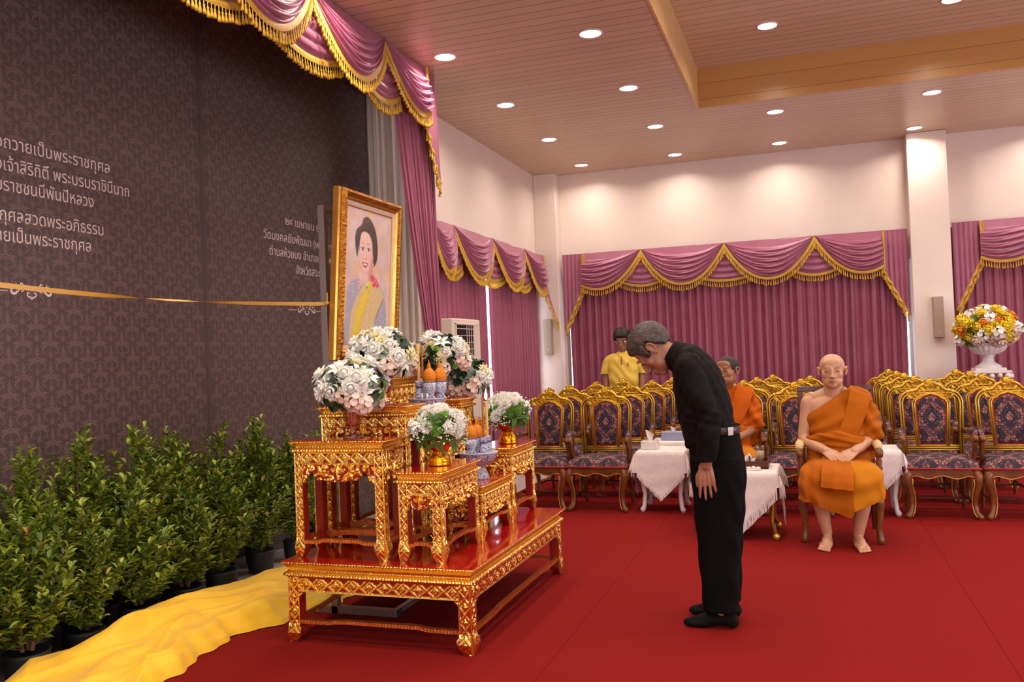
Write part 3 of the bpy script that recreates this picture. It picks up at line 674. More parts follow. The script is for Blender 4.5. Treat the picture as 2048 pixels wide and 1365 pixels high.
TB = [(-2.665, -2.135, 4.075, 4.315, 1.035, 'gilded red-topped altar table nearest the plants, tall, holding the front crystal vase', .06, .10),
      (-2.045, -1.81, 4.075, 4.60, .872, 'gilded altar table at the near front corner holding a gold bowl of flowers', .055, .085),
      (-2.045, -1.81, 4.645, 5.145, .715, 'lowest gilded altar table at the front centre under the blue and white pedestal', .05, .08),
      (-2.045, -1.81, 5.19, 5.68, .872, 'gilded altar table at the far front corner holding a gold bowl of flowers', .055, .085),
      (-2.665, -2.135, 4.365, 4.580, 1.20, 'gilded altar table directly behind the nearest tall one, holding the second crystal vase', .055, .09),
      (-2.66, -2.42, 4.625, 5.13, 1.345, 'tallest gilded altar table at the back centre below the portrait', .055, .09),
      (-2.34, -2.10, 4.625, 5.13, 1.05, 'gilded altar table in the middle of the set under the higher blue and white pedestal', .055, .09),
      (-2.665, -2.135, 5.175, 5.390, 1.19, 'gilded altar table behind the middle on the far side, holding the third crystal vase', .055, .09),
      (-2.665, -2.135, 5.44, 5.68, 1.035, 'gilded altar table at the far back holding the fourth crystal vase', .055, .09)]
for (a, c, d, e, z, lab, bd, ap) in TB:
    moo_table(None, a * KS, c * KS, d * KS, min(e * KS, 5.535), PZ, kz(z), lab, band=bd, apron=ap, leg=.046)
# ------------------------------------------------------------------ portrait on its stand
MT['frame_gold'] = M_noise('gold_picture_frame', (214, 150, 62), (230, 170, 82), 12, 0.24, 0.9)
MT['frame_dark'] = M_noise('antique_gold_ornament', (142, 88, 26), (196, 134, 52), 60, 0.3, 0.9, bump=0.8, bscale=70)
MT['liner'] = M_noise('cream_linen_liner', (206, 186, 160), (216, 198, 172), 80, 0.7)
pw, ph = 0.765, 1.012
fr = empty('framed_portrait', (-2.601, 4.79, 1.466), 0, 'gold framed portrait of a woman with a yellow sash above the altar', 'portrait')
fr.rotation_euler = (0, 0.076, 0)
def frame_ring(b, o0, x0, o1, x1, mi=0, bump=0, n=60):
    """a mitred strip between outline inset o0 at depth x0 and inset o1 at depth x1"""
    def rc(o): return [(-pw / 2 + o, o), (pw / 2 - o, o), (pw / 2 - o, ph - o), (-pw / 2 + o, ph - o)]
    A, B = rc(o0), rc(o1); R0 = []; R1 = []
    for k in range(4):
        for i in range(n):
            t = i / n; a = [A[k][j] + (A[(k + 1) % 4][j] - A[k][j]) * t for j in (0, 1)]; c = [B[k][j] + (B[(k + 1) % 4][j] - B[k][j]) * t for j in (0, 1)]
            w_ = bump * (math.sin(t * n * 1.9) ** 2)
            R0.append((x0 + w_ * .3, a[0], a[1])); R1.append((x1 + w_, c[0], c[1]))
    b.rings([np.array(R0), np.array(R1)], mi, True, False)
b = MB(); 
for (o0, x0, o1, x1) in [(0, -.035, 0, .0), (0, .0, .004, .012), (.004, .012, .004, .02)]: frame_ring(b, o0, x0, o1, x1)
b.box(-.036, -.03, -pw / 2 + .003, pw / 2 - .003, .003, ph - .003); b.build('frame_back', MT['frame_gold'], fr)
b = MB()
for (o0, x0, o1, x1, bp) in [(.004, .02, .012, .036, .004), (.012, .036, .026, .042, .006), (.026, .042, .040, .032, .004), (.040, .032, .044, .024, 0)]: frame_ring(b, o0, x0, o1, x1, 0, bp, 90)
b.build('ornate_border', MT['frame_dark'], fr)
b = MB()
for (o0, x0, o1, x1) in [(.044, .024, .050, .026), (.050, .026, .060, .018), (.060, .018, .066, .012)]: frame_ring(b, o0, x0, o1, x1)
for (o0, x0, o1, x1) in [(.090, .006, .094, .010), (.094, .010, .099, .003)]: frame_ring(b, o0, x0, o1, x1)
b.build('inner_moulding', MT['frame_gold'], fr)
b = MB(); frame_ring(b, .066, .012, .090, .006); b.build('liner', MT['liner'], fr)
# the picture itself: flat printed shapes stacked a hair's breadth apart
def flat(name, rgb, rough=0.35): return M_(name, rgb, rough, Coat_Weight=0.5, Coat_Roughness=0.12)
iw, ih = pw - .198, ph - .198
PC = dict(hair=(60, 47, 47), skin=(232, 198, 182), shade=(206, 156, 138), lip=(176, 50, 62), white=(238, 230, 224), dark=(50, 36, 36), blouse=(166, 162, 182), sash=(226, 200, 40), shawl=(212, 188, 134), rose=(214, 84, 100), rose_d=(176, 50, 66), line=(150, 118, 84), lace=(200, 186, 178), blush=(230, 170, 156), hair_l=(104, 88, 86))
GW, GH = 190, 270; gs, gt = np.meshgrid(np.linspace(0, 1, GW), np.linspace(0, 1, GH)); rng = np.random.RandomState(4)
LINC = lambda c: np.array(lin(c)[:3])
PIC = np.zeros((GH, GW, 3)) + LINC((212, 188, 180))
def smooth01(x): x = np.clip(x, 0, 1); return x * x * (3 - 2 * x)
for k in range(150):                                               # out-of-focus dabs behind the sitter
    c_ = [(206, 160, 150), (216, 190, 128), (196, 188, 192), (226, 210, 200), (222, 176, 120), (200, 172, 178)][k % 6]; d_ = np.hypot((gs - rng.rand()) * iw, (gt - rng.rand() * 1.05) * ih); a_ = .55 * smooth01(1 - d_ / rng.uniform(.03, .085)); PIC = PIC * (1 - a_[..., None]) + LINC(c_) * a_[..., None]
def blob(pts, col, soft=.004, alpha=1.0, smooth=True):
    """lay a soft-edged shape (s right, t up) into the printed picture"""
    global PIC
    P = np.array(pts, float)
    if smooth:
        n = len(P); Q = []
        for i in range(n):
            p0, p1, p2, p3 = P[i - 1], P[i], P[(i + 1) % n], P[(i + 2) % n]
            for tt in np.linspace(0, 1, 5, endpoint=False): Q.append(.5 * ((2 * p1) + (-p0 + p2) * tt + (2 * p0 - 5 * p1 + 4 * p2 - p3) * tt ** 2 + (-p0 + 3 * p1 - 3 * p2 + p3) * tt ** 3))
        P = np.array(Q)
    X, Y = gs * iw, gt * ih; A = P * (iw, ih); d = np.full(X.shape, 9.0); ins = np.zeros(X.shape, bool)
    for a, c in zip(A, np.roll(A, -1, 0)):
        e = c - a; w0, w1 = X - a[0], Y - a[1]; h = np.clip((w0 * e[0] + w1 * e[1]) / max(e @ e, 1e-12), 0, 1); d = np.minimum(d, np.hypot(w0 - e[0] * h, w1 - e[1] * h))
        cond = ((a[1] > Y) != (c[1] > Y)); xi = a[0] + (Y - a[1]) * e[0] / (e[1] if abs(e[1]) > 1e-9 else 1e-9); ins ^= cond & (X < xi)
    m_ = smooth01(.5 + np.where(ins, d, -d) / (2 * soft)) * alpha; PIC = PIC * (1 - m_[..., None]) + LINC(PC[col]) * m_[..., None]
def ell(c, rx, ry, col, soft=.004, alpha=1.0, n=22):
    a = np.arange(n) * 2 * PI / n; blob(np.stack([c[0] + rx * np.cos(a), c[1] + ry * np.sin(a)], 1), col, soft, alpha, False)
def H_(P): return [(x - .06, y + .042) for x, y in P]
blob([(.0, -.02), (.02, .22), (.05, .38), (.12, .455), (.28, .485), (.40, .455), (.62, .465), (.80, .44), (.90, .37), (.96, .22), (.985, -.02)], 'blouse', .006, 1, False)
for k in range(420): q = (rng.uniform(.02, .97), rng.uniform(0, .45)); ell(q, .010, .006, 'lace' if k % 2 else 'white', .003, .35, 8)
blob(H_([(.40, .56), (.39, .44), (.33, .40), (.42, .34), (.54, .38), (.63, .42), (.64, .58)]), 'shade', .006)
blob(H_([(.36, .50), (.38, .43), (.42, .38), (.52, .40), (.56, .44), (.52, .50)]), 'skin', .012, .8)
blob(H_([(.30, .60), (.245, .72), (.27, .80), (.37, .845), (.42, .90), (.52, .915), (.64, .87), (.72, .79), (.76, .68), (.74, .59), (.68, .55), (.62, .56), (.66, .66), (.62, .76), (.50, .80), (.38, .79), (.33, .70)]), 'hair', .006)
blob(H_([(.345, .64), (.34, .73), (.40, .80), (.50, .81), (.60, .77), (.645, .69), (.64, .60), (.59, .53), (.52, .487), (.46, .483), (.40, .52), (.36, .58)]), 'skin', .005)
blob(H_([(.60, .51), (.655, .58), (.665, .68), (.63, .70), (.605, .60), (.56, .53)]), 'shade', .014, .75)
blob(H_([(.35, .58), (.40, .51), (.46, .48), (.52, .486), (.59, .53), (.53, .505), (.46, .503), (.40, .545)]), 'shade', .010, .45)
blob(H_([(.335, .64), (.315, .76), (.38, .81), (.50, .83), (.60, .80), (.665, .72), (.665, .62), (.64, .66), (.62, .73), (.55, .785), (.46, .80), (.385, .785), (.35, .72)]), 'hair', .005)
blob(H_([(.40, .86), (.46, .89), (.56, .885), (.50, .87)]), 'hair_l', .012, .5); blob(H_([(.66, .80), (.70, .74), (.715, .68), (.69, .74)]), 'hair_l', .010, .5); blob(H_([(.285, .76), (.30, .80), (.36, .83), (.31, .78)]), 'hair_l', .010, .45)
for q in ((.405, .605), (.585, .610)): ell((q[0] - .06, q[1] + .042), .05, .034, 'blush', .018, .5)
for sx, k in ((.413, -1), (.545, 1)):
    ell((sx - .06, .712), .052, .016, 'shade', .008, .55)
    blob(H_([(sx - .044, .667), (sx, .677), (sx + .046, .667), (sx + .01, .659), (sx - .02, .659)]), 'white', .0022, .9); ell((sx + .004 - .06, .7095), .019, .0115, 'dark', .0022)
    blob(H_([(sx - .052, .668), (sx - .02, .682), (sx + .03, .682), (sx + .056, .669), (sx + .03, .677), (sx - .02, .677)]), 'dark', .0020, .95)
    blob(H_([(sx - .055, .700), (sx - .005, .716), (sx + .052, .704), (sx + .02, .711), (sx - .01, .711)]) if k > 0 else H_([(sx - .052, .702), (sx + .0, .715), (sx + .048, .702), (sx + .01, .710), (sx - .02, .709)]), 'hair', .0028, .9)
blob(H_([(.498, .675), (.505, .63), (.527, .603), (.497, .595), (.492, .635)]), 'shade', .008, .55); blob(H_([(.452, .600), (.478, .590), (.51, .590), (.525, .600), (.50, .597), (.475, .597)]), 'shade', .004, .9)
for q in (.467, .505): ell((q - .06, .637), .008, .004, 'dark', .003, .6)
blob(H_([(.405, .560), (.44, .572), (.475, .567), (.51, .572), (.548, .562), (.52, .540), (.478, .528), (.44, .540)]), 'lip', .003); blob(H_([(.425, .559), (.475, .561), (.528, .559), (.50, .548), (.455, .548)]), 'white', .0025, .95)
ell((.60, .605), .012, .014, 'white', .003)
blob([(.10, -.02), (.14, .22), (.24, .34), (.36, .42), (.44, .46), (.60, .48), (.76, .445), (.88, .37), (.70, .22), (.58, -.02)], 'shawl', .005, 1, False)
blob([(.14, -.02), (.27, .25), (.46, .455), (.60, .475), (.54, .37), (.40, .20), (.29, -.02)], 'sash', .006, 1, False); blob([(.25, -.02), (.36, .20), (.50, .37), (.56, .45), (.545, .37), (.405, .20), (.295, -.02)], 'shade', .012, .35, False)
blob([(.62, -.02), (.70, .21), (.86, .36), (.872, .352), (.715, .20), (.635, -.02)], 'line', .004, .8, False)
for k in range(150): q = (rng.uniform(.30, .85), rng.uniform(0, .44)); (lambda z: ell(q, .008, .005, 'line' if k % 2 else 'white', .003, .45, 8) if abs(z) < 1 else None)(0)
for k in range(90): ell((.28 + .24 * rng.rand(), .40 + .075 * rng.rand()), .008, .006, 'white' if k % 2 else 'line', .003, .55, 8)
for cx_, cy_, r_ in [(.60, .50, .045), (.66, .475, .05), (.63, .455, .04), (.71, .455, .038), (.57, .515, .03)]: ell((cx_, cy_), r_, r_ * .6, 'rose', .004); ell((cx_ + .012, cy_ - .008), r_ * .5, r_ * .25, 'rose_d', .005, .7); ell((cx_ - .012, cy_ + .010), r_ * .4, r_ * .2, 'blush', .005, .7)
t_ = NT('printed_portrait'); at = t_.n('ShaderNodeAttribute'); at.attribute_name = 'print'; t_.p(Base_Color=at.outputs['Color'], Roughness=.35, Coat_Weight=.5, Coat_Roughness=.12); MT['print'] = t_.m
cnv = MB(); cnv.box(-.004, .0030, -iw / 2, iw / 2, .099, .099 + ih); cv = cnv.build('picture', MT['liner'], fr)
G = np.stack([np.full(gs.shape, .0034), (gs - .5) * iw, .099 + gt * ih], -1); b = MB(); b.grid(G[:, ::-1]); pr = b.build('printed_sheet', MT['print'], cv)
ca = pr.data.color_attributes.new('print', 'FLOAT_COLOR', 'POINT'); ca.data.foreach_set('color', np.concatenate([PIC[:, ::-1].reshape(-1, 3), np.ones((GW * GH, 1))], 1).astype(np.float32).ravel())
# aluminium stand
b = MB(); SX = -2.655; SY0, SY1 = 4.435, 5.145
for y in (SY0, SY1): b.box(SX - .02, SX + .02, y - .02, y + .02, 0.0, 2.375)
b.box(SX - .015, SX + .015, SY0 + .02, SY1 - .02, 2.335, 2.375)
b.box(SX - .015, SX + .015, SY0 + .02, SY1 - .02, 1.42, 1.455)
st = empty('portrait_stand', (SX, (SY0 + SY1) / 2, 0), 0, 'aluminium stand whose posts carry the gold framed portrait', 'stand')
b.v = [(x - SX, y - (SY0 + SY1) / 2, z) for x, y, z in b.v]; b.build('stand_frame', MT['alu'], st)
for y in (SY0, SY1):
    b = MB(); yy = y - (SY0 + SY1) / 2; b.box(-.28, .40, yy - .02, yy + .02, .0, .04); b.build('stand_foot', MT['alu'], st)
    b = MB(); b.box(.40, .412, yy - .021, yy + .021, .0, .041); b.build('end_cap', MT['black'], st)
b = MB(); b.box(.36, .39, -(SY1 - SY0) / 2 + .02, (SY1 - SY0) / 2 - .02, .005, .035); b.build('stand_rail', MT['alu'], st)
b = MB(); b.box(.013, .052, -.33, .33, 1.43, 1.462); b.build('support_ledge', MT['alu'], st)
# ribbon tied from the stand towards the left
b = MB(); n = 90; A = Vector((SX + .022, SY0 - .02, 1.795)); Bp = Vector((-3.35, 2.0, 1.895)); G = np.zeros((n, 2, 3))
for i in range(n):
    t = i / (n - 1); p = A + (Bp - A) * t; p.z -= .05 * math.sin(PI * t); a = .25 + 1.35 * math.exp(-((t - .40) / .10) ** 2) + .5 * math.sin(t * 5); w_ = .011 * (1 if t > .02 else t / .02)
    G[i, 0] = (p.x + .6 * w_ * math.sin(a), p.y, p.z + w_ * math.cos(a)); G[i, 1] = (p.x - .6 * w_ * math.sin(a), p.y, p.z - w_ * math.cos(a))
b.grid(G); MT['ribbon'] = M_('yellow_satin_ribbon', (206, 158, 62), 0.4); o = b.build('ribbon', MT['ribbon'], None, True); tag(o, 'yellow ribbon stretched across the banner and tied to the portrait stand', 'ribbon')
b = MB(); b.tube([(SX - .024, SY0 - .024, 1.80), (SX + .026, SY0 - .024, 1.802), (SX + .026, SY0 + .026, 1.80), (SX - .024, SY0 + .026, 1.80), (SX - .024, SY0 - .024, 1.80)], .006, 6); b.ball((SX + .026, SY0 - .026, 1.80), .011); b.tube([(SX + .027, SY0 - .027, 1.80), (SX + .032, SY0 - .032, 1.86)], .004, 5)
b.build('ribbon_knot', MT['ribbon'], o)

# ------------------------------------------------------------------ flowers
MT['rose_white'] = M_noise('white_petal', (250, 246, 232), (254, 252, 244), 9, 0.6, Subsurface_Weight=0.1)
MT['rose_cream'] = M_noise('cream_yellow_petal', (252, 242, 190), (254, 248, 214), 9, 0.6)
MT['rose_pink'] = M_noise('pale_pink_petal', (240, 212, 190), (248, 224, 206), 9, 0.6)
MT['leaf_dark'] = M_noise('dark_green_leaf', (26, 50, 24), (40, 70, 32), 14, 0.4)
MT['leaf_sage'] = M_noise('sage_leaf', (134, 156, 136), (156, 176, 152), 14, 0.6)
MT['leaf_lime'] = M_noise('lime_green_petal', (130, 178, 62), (160, 204, 84), 14, 0.6)
MT['leaf_green'] = M_noise('green_leaf', (62, 100, 34), (92, 134, 48), 14, 0.5)
MT['pet_yellow'] = M_noise('yellow_petal', (242, 214, 24), (250, 226, 60), 9, 0.6)
MT['pet_orange'] = M_noise('orange_petal', (236, 138, 24), (246, 160, 50), 9, 0.6)
def petal(b, M, L, W, curl, cup, tip=0.3, n=4, mi=0):
    n = n + 2; G = np.zeros((n + 1, 7, 3))
    for i in range(n + 1):
        t = i / n; w_ = W * (math.sin(PI * min(t * .92 + .08, 1)) ** .6 if tip > .2 else math.sin(PI * (t * .97 + .015)) ** .9)
        a = curl * t
        r = L * (math.sin(a) / curl if abs(curl) > 1e-3 else t); z = L * ((1 - math.cos(a)) / curl if abs(curl) > 1e-3 else 0)
        for j in range(7):
            s = (j - 3) / 3
            p = M @ Vector((r - .10 * L * s * s * (t > .8), w_ * s, z + cup * W * s * s)); G[i, j] = p[:]
    b.grid(G, mi)
def rot(az, el, off=0.0):   # petal frame: pointing outward at azimuth az, pitched up by el, pushed out by off
    return Matrix.Rotation(az, 4, 'Z') @ Matrix.Translation((off, 0, 0)) @ Matrix.Rotation(-el, 4, 'Y')
def flower_mesh(kind):
    b = MB()
    if kind == 'rose':
        b.ball((0, 0, .42), (.24, .24, .34), 10, 6)
        for k, (n, el, L, W, cu, off) in enumerate([(3, 1.45, .80, .34, .35, .02), (4, 1.28, .86, .42, .25, .05), (5, 1.05, .92, .48, -.1, .08), (5, .72, 1.0, .52, -.45, .10), (6, .42, 1.02, .52, -.6, .08)]):
            for i in range(n): petal(b, rot(2 * PI * (i + .37 * k) / n, el, off), L, W, cu, .35)
    elif kind == 'carnation':
        rnd = random.Random(3)
        for k, (n, el, L) in enumerate([(7, 1.4, .62), (10, 1.1, .75), (12, .8, .85), (13, .5, .92), (12, .2, .95)]):
            for i in range(n): petal(b, rot(2 * PI * (i + rnd.random() * .6) / n, el + rnd.uniform(-.12, .12), .04), L * rnd.uniform(.9, 1.05), .20, rnd.uniform(-.5, .3), rnd.uniform(-.2, .6), n=3)
    elif kind == 'mum':
        rnd = random.Random(5)
        for k, (n, el, L) in enumerate([(9, 1.35, .5), (14, 1.05, .7), (18, .75, .88), (20, .42, 1.0), (20, .12, 1.02)]):
            for i in range(n): petal(b, rot(2 * PI * (i + rnd.random() * .4) / n, el + rnd.uniform(-.08, .08), .05), L, .085, .25, .5, .1, n=3)
        b.ball((0, 0, .2), .2, 8, 5, 1)
    elif kind == 'lily':
        for i in range(6): petal(b, rot(2 * PI * i / 6, .75 if i % 2 else .62, .05), 1.25, .24, -.75, .25, .1, n=5)
        for i in range(4): b.tube([(0, 0, .1), (.14 * math.cos(i * 1.6), .14 * math.sin(i * 1.6), .62)], .025, 5, 1)
    elif kind == 'hydrangea':
        rnd = random.Random(11)
        for i in range(16):
            th = i * 2.4; ph_ = math.acos(1 - 1.2 * (i + .5) / 16); d = Vector((math.sin(ph_) * math.cos(th), math.sin(ph_) * math.sin(th), math.cos(ph_)))
            Q = d.to_track_quat('Z', 'Y').to_matrix().to_4x4(); T_ = Matrix.Translation(d * .72) @ Q
            for j in range(4): petal(b, T_ @ rot(PI / 2 * j + i, .25, .0), .36, .19, -.3, .2, n=3)
    elif kind == 'leaf_spray':
        rnd = random.Random(13)
        for i in range(5): petal(b, rot(2 * PI * i / 5 + rnd.random(), .35 + rnd.random() * .5, .05), 1.2, .30, -.5, .35, .1, n=5)
    elif kind == 'ivy':
        P = [(0, 0), (.5, .18), (.42, .52), (.85, .42), (1.3, 0), (.85, -.42), (.42, -.52), (.5, -.18)]
        for az in (0, 2.2, 4.3):
            M = rot(az, .5, .05); V = [tuple(M @ Vector((p[0], p[1] * .95, -.12 * p[0] ** 2 + .1 * abs(p[1])))) for p in P]
            b.add(V, [(0, 1, 4, 7), (1, 2, 3), (1, 3, 4), (7, 4, 5), (7, 5, 6)])
    elif kind == 'fern':
        rnd = random.Random(17)
        for k in range(4):
            az = k * 1.6 + rnd.random() * .6
            for i in range(12):
                t = .15 + i / 12 * 1.25
                for sgn in (1, -1):
                    M = rot(az, .35) @ Matrix.Translation((t, 0, -.22 * t * t)) @ Matrix.Rotation(sgn * 1.0, 4, 'Z'); petal(b, M, .34 * (1.15 - t * .6), .055, -.2, .2, .1, n=2)
    elif kind == 'filler':
        rnd = random.Random(23)
        for i in range(26):
            d = Vector((rnd.gauss(0, 1), rnd.gauss(0, 1), abs(rnd.gauss(0, 1)) + .1)).normalized() * rnd.uniform(.5, 1.1); b.ball(d, .09, 5, 4)
    me = bpy.data.meshes.new(kind); me.from_pydata(b.v, [], b.f); me.polygons.foreach_set('material_index', np.array(b.m, dtype=np.int32)); me.shade_smooth(); me.update(); return me
FM = {k: flower_mesh(k) for k in ('rose', 'carnation', 'mum', 'lily', 'hydrangea', 'leaf_spray', 'ivy', 'fern', 'filler')}
FC = {}
def flower(kind, mats, name, parent, loc, d, size, spin):
    key = (kind,) + tuple(mats)
    if key not in FC:
        me = FM[kind].copy(); me.name = name
        for mm in mats: me.materials.append(MT[mm])
        FC[key] = me
    o = bpy.data.objects.new(name, FC[key]); COL.objects.link(o); o.parent = parent
    Q = Vector(d).normalized().to_track_quat('Z', 'Y').to_matrix().to_4x4()
    o.matrix_local = Matrix.Translation(loc) @ Q @ Matrix.Rotation(spin, 4, 'Z') @ Matrix.Scale(size, 4)
    return o
def bouquet(root, c, R, recipe, n, seed, low=-0.35, leafk=None):
    """recipe: list of (kind, mats, name, size, weight, zmin, zmax)"""
    rnd = random.Random(seed); b = MB(); b.ball(c, (R[0] * .62, R[1] * .62, R[2] * .62), 16, 10); b.build('flower_core', MT['leaf_green'], root, True)
    for i in range(n):
        z = 1 - (1 - low) * (i + .5) / n; th = i * 2.39996 + seed; rr = math.sqrt(max(0, 1 - z * z))
        d = Vector((rr * math.cos(th), rr * math.sin(th), z))
        opts = [r for r in recipe if r[5] <= z <= r[6]]
        r = rnd.choices(opts, [q[4] for q in opts])[0]
        k = rnd.uniform(.74, .92) if r[0] not in ('leaf_spray', 'ivy', 'fern') else rnd.uniform(.66, .84)
        p = Vector((c[0] + d.x * R[0] * k, c[1] + d.y * R[1] * k, c[2] + d.z * R[2] * k))
        dd = Vector((d.x / R[0], d.y / R[1], d.z / R[2])).normalized() + Vector((rnd.uniform(-.2, .2), rnd.uniform(-.2, .2), rnd.uniform(-.1, .25)))
        flower(r[0], r[1], r[2], root, p, dd, r[3] * rnd.uniform(.88, 1.12), rnd.uniform(0, 6.28))
MT['crystal'] = clear_mat('pink_tinted_crystal', (250, 222, 212), .22)
WHITE_R = [('rose', ('rose_white',), 'white_rose', .060, 3.4, -.25, 1), ('carnation', ('rose_cream',), 'cream_carnation', .056, 2.0, -.2, 1), ('lily', ('rose_white', 'leaf_lime'), 'white_lily', .056, 1.6, -.3, 1), ('hydrangea', ('rose_pink',), 'pink_hydrangea', .062, 5, -1, -.12),
           ('leaf_spray', ('leaf_dark',), 'dark_leaf_spray', .062, 2.6, -.8, .9), ('ivy', ('leaf_dark',), 'ivy_leaves', .054, 2.0, -.6, .9), ('leaf_spray', ('leaf_sage',), 'sage_leaf_spray', .050, .9, -.5, 1), ('carnation', ('leaf_lime',), 'green_bud', .026, .7, -.5, 1)]
def crystal_vase_flowers(x, y, z, seed, label):
    r = empty('flower_vase', (x, y, z), 0, label, 'flower vase', 'white flower arrangements in crystal vases')
    b = MB(); b.lathe([(.004, .003), (.052, .0), (.055, .006), (.046, .014), (.016, .026), (.013, .040), (.020, .052), (.036, .070), (.047, .100), (.052, .140), (.056, .165), (.052, .165), (.046, .140), (.040, .100), (.028, .072), (.004, .060)], n=48, cap=False, flute=(12, .035))
    b.build('vase', MT['crystal'], r, True)
    b = MB()
    for i in range(9): a = i * .7; b.tube([(.008 * math.cos(a), .008 * math.sin(a), .075), (.03 * math.cos(a), .03 * math.sin(a), .19)], .0035, 5)
    b.build('stems', MT['rose_pink'], r)
    bouquet(r, (0, 0, .265), (.195, .195, .155), WHITE_R, 72, seed, low=-.62)
    return r
for x, y, z, sd, lab in [(-2.37, 4.20, 1.035, 1, 'white flower arrangement in a crystal vase on the tall table nearest the plants'), (-2.315, 4.475, 1.20, 2, 'white flower arrangement in a crystal vase below the corner of the portrait frame'),
                     (-2.31, 5.285, 1.19, 3, 'white flower arrangement in a crystal vase directly in front of the air conditioner'), (-2.255, 5.565, 1.035, 4, 'white flower arrangement in a crystal vase just above the lit candle')]:
    crystal_vase_flowers(x * KS, y * KS, kz(z), sd, lab)
MT['gold_bowl'] = M_noise('polished_gold_bowl', (246, 160, 20), (252, 176, 36), 20, 0.16, 1.0, bump=0.25, bscale=90)
MT['copper_bowl'] = M_noise('orange_gold_bowl', (240, 116, 24), (246, 132, 36), 20, 0.2, 1.0, bump=0.3, bscale=80)
GREEN_R = [('mum', ('rose_white', 'leaf_lime'), 'white_chrysanthemum', .046, 3.2, -.3, 1), ('rose', ('rose_white',), 'white_rose', .042, 1.8, -.3, 1), ('lily', ('rose_white', 'leaf_lime'), 'white_lily', .050, 1.2, .2, 1), ('mum', ('leaf_lime', 'leaf_lime'), 'green_chrysanthemum', .034, 1.5, -.3, 1),
           ('filler', ('rose_white',), 'white_filler_blossom', .050, 1.6, -.5, 1), ('leaf_spray', ('leaf_green',), 'green_leaf_spray', .055, 1.2, -.9, .6), ('fern', ('leaf_green',), 'fern_frond', .062, 5.0, -1, -.1)]
def gold_bowl_flowers(x, y, z, seed, label):
    r = empty('flower_bowl', (x, y, z), 0, label, 'flower bowl', 'white and green flower bowls on gold pedestals')
    b = MB(); b.lathe([(.002, 0), (.058, 0), (.060, .006), (.056, .018), (.058, .024), (.050, .046), (.040, .060), (.036, .070), (.036, .076)], n=40, flute=(20, .01)); b.build('pedestal', MT['gold_bowl'], r, True)
    b = MB(); b.lathe([(.034, .074), (.040, .080), (.066, .100), (.082, .122), (.088, .140), (.084, .140), (.060, .110), (.002, .09)], n=40, flute=(24, .012)); b.build('bowl', MT['copper_bowl'], r, True)
    bouquet(r, (0, 0, .190), (.150, .150, .130), GREEN_R, 66, seed, low=-.55)
    return r
gold_bowl_flowers(-1.918 * KS, 4.33 * KS, kz(.872), 11, 'white and green flowers in a gold bowl at the near front corner')
gold_bowl_flowers(-1.905 * KS, 5.43 * KS, kz(.872), 12, 'white and green flowers in a gold bowl at the far front corner')

# ------------------------------------------------------------------ blue and white porcelain with offerings
t_ = NT('blue_and_white_porcelain'); co = t_.coord(); vo = t_.n('ShaderNodeTexVoronoi', feature='DISTANCE_TO_EDGE'); t_.t.links.new(co, vo.inputs['Vector']); vo.inputs['Scale'].default_value = 55
nz = t_.noise(co, 70, 3, 0.6, 2.5); msk = t_.ramp(nz, [(0.50, (0, 0, 0, 1)), (0.56, (1, 1, 1, 1))]); sep = t_.n('ShaderNodeSeparateXYZ'); t_.t.links.new(co, sep.inputs[0])
t_.p(Base_Color=t_.mix(msk, lin((206, 204, 216)), lin((46, 56, 110))), Roughness=0.12, Coat_Weight=0.4); MT['porcelain'] = t_.m
MT['porcelain_line'] = M_('blue_porcelain_line', (60, 70, 120), 0.15)
MT['marigold'] = NT('marigold_orange'); 
t_ = MT['marigold']; co = t_.coord(); t_.p(Base_Color=t_.ramp(t_.noise(co, 90, 2), [(.3, lin((206, 112, 2))), (.7, lin((228, 142, 8)))]), Roughness=0.7); MT['marigold'] = t_.m
MT['flame'] = emis('candle_flame', (255, 222, 160), 14)
def porcelain_tray(x, y, z, label):
    r = empty('pedestal_tray', (x, y, z), 0, label, 'pedestal tray', 'blue and white porcelain pedestal trays')
    b = MB(); b.lathe([(.002, 0), (.060, 0), (.062, .006), (.052, .040), (.040, .062), (.036, .072)], n=40); b.build('pedestal', MT['porcelain'], r, True)
    b = MB(); b.lathe([(.034, .070), (.040, .080), (.072, .092), (.098, .112), (.112, .140), (.114, .152)], n=48, cap=False); b.build('bowl', MT['porcelain'], r, True)
    b = MB(); b.lathe([(.114, .150), (.121, .156), (.120, .160), (.108, .159), (.002, .158)], n=48, cap=False); b.build('rim', MT['plate_rim'], r, True)
    return r
MT['plate_rim'] = M_('pale_blue_glaze', (196, 198, 216), 0.1)
def cone_vessel(x, y, z, h, label, rad=.036):
    v = empty('offering_cup', (x, y, z), 0, label, 'cup', 'blue and white cups')
    b = MB(); b.lathe([(.002, 0), (rad * .82, 0), (rad * .84, .006), (rad * .58, h * .16), (rad * .62, h * .26), (rad * .98, h * .45), (rad * 1.05, h), (rad * .95, h), (rad * .5, h * .5), (.002, h * .45)], n=28); b.build('cup_body', MT['porcelain'], v, True)
    b = MB(); b.lathe([(rad * 1.06, h * .93), (rad * 1.08, h * .985), (rad * 1.03, h)], n=28, cap=False); b.build('cup_rim', MT['porcelain_line'], v, True)
    return v
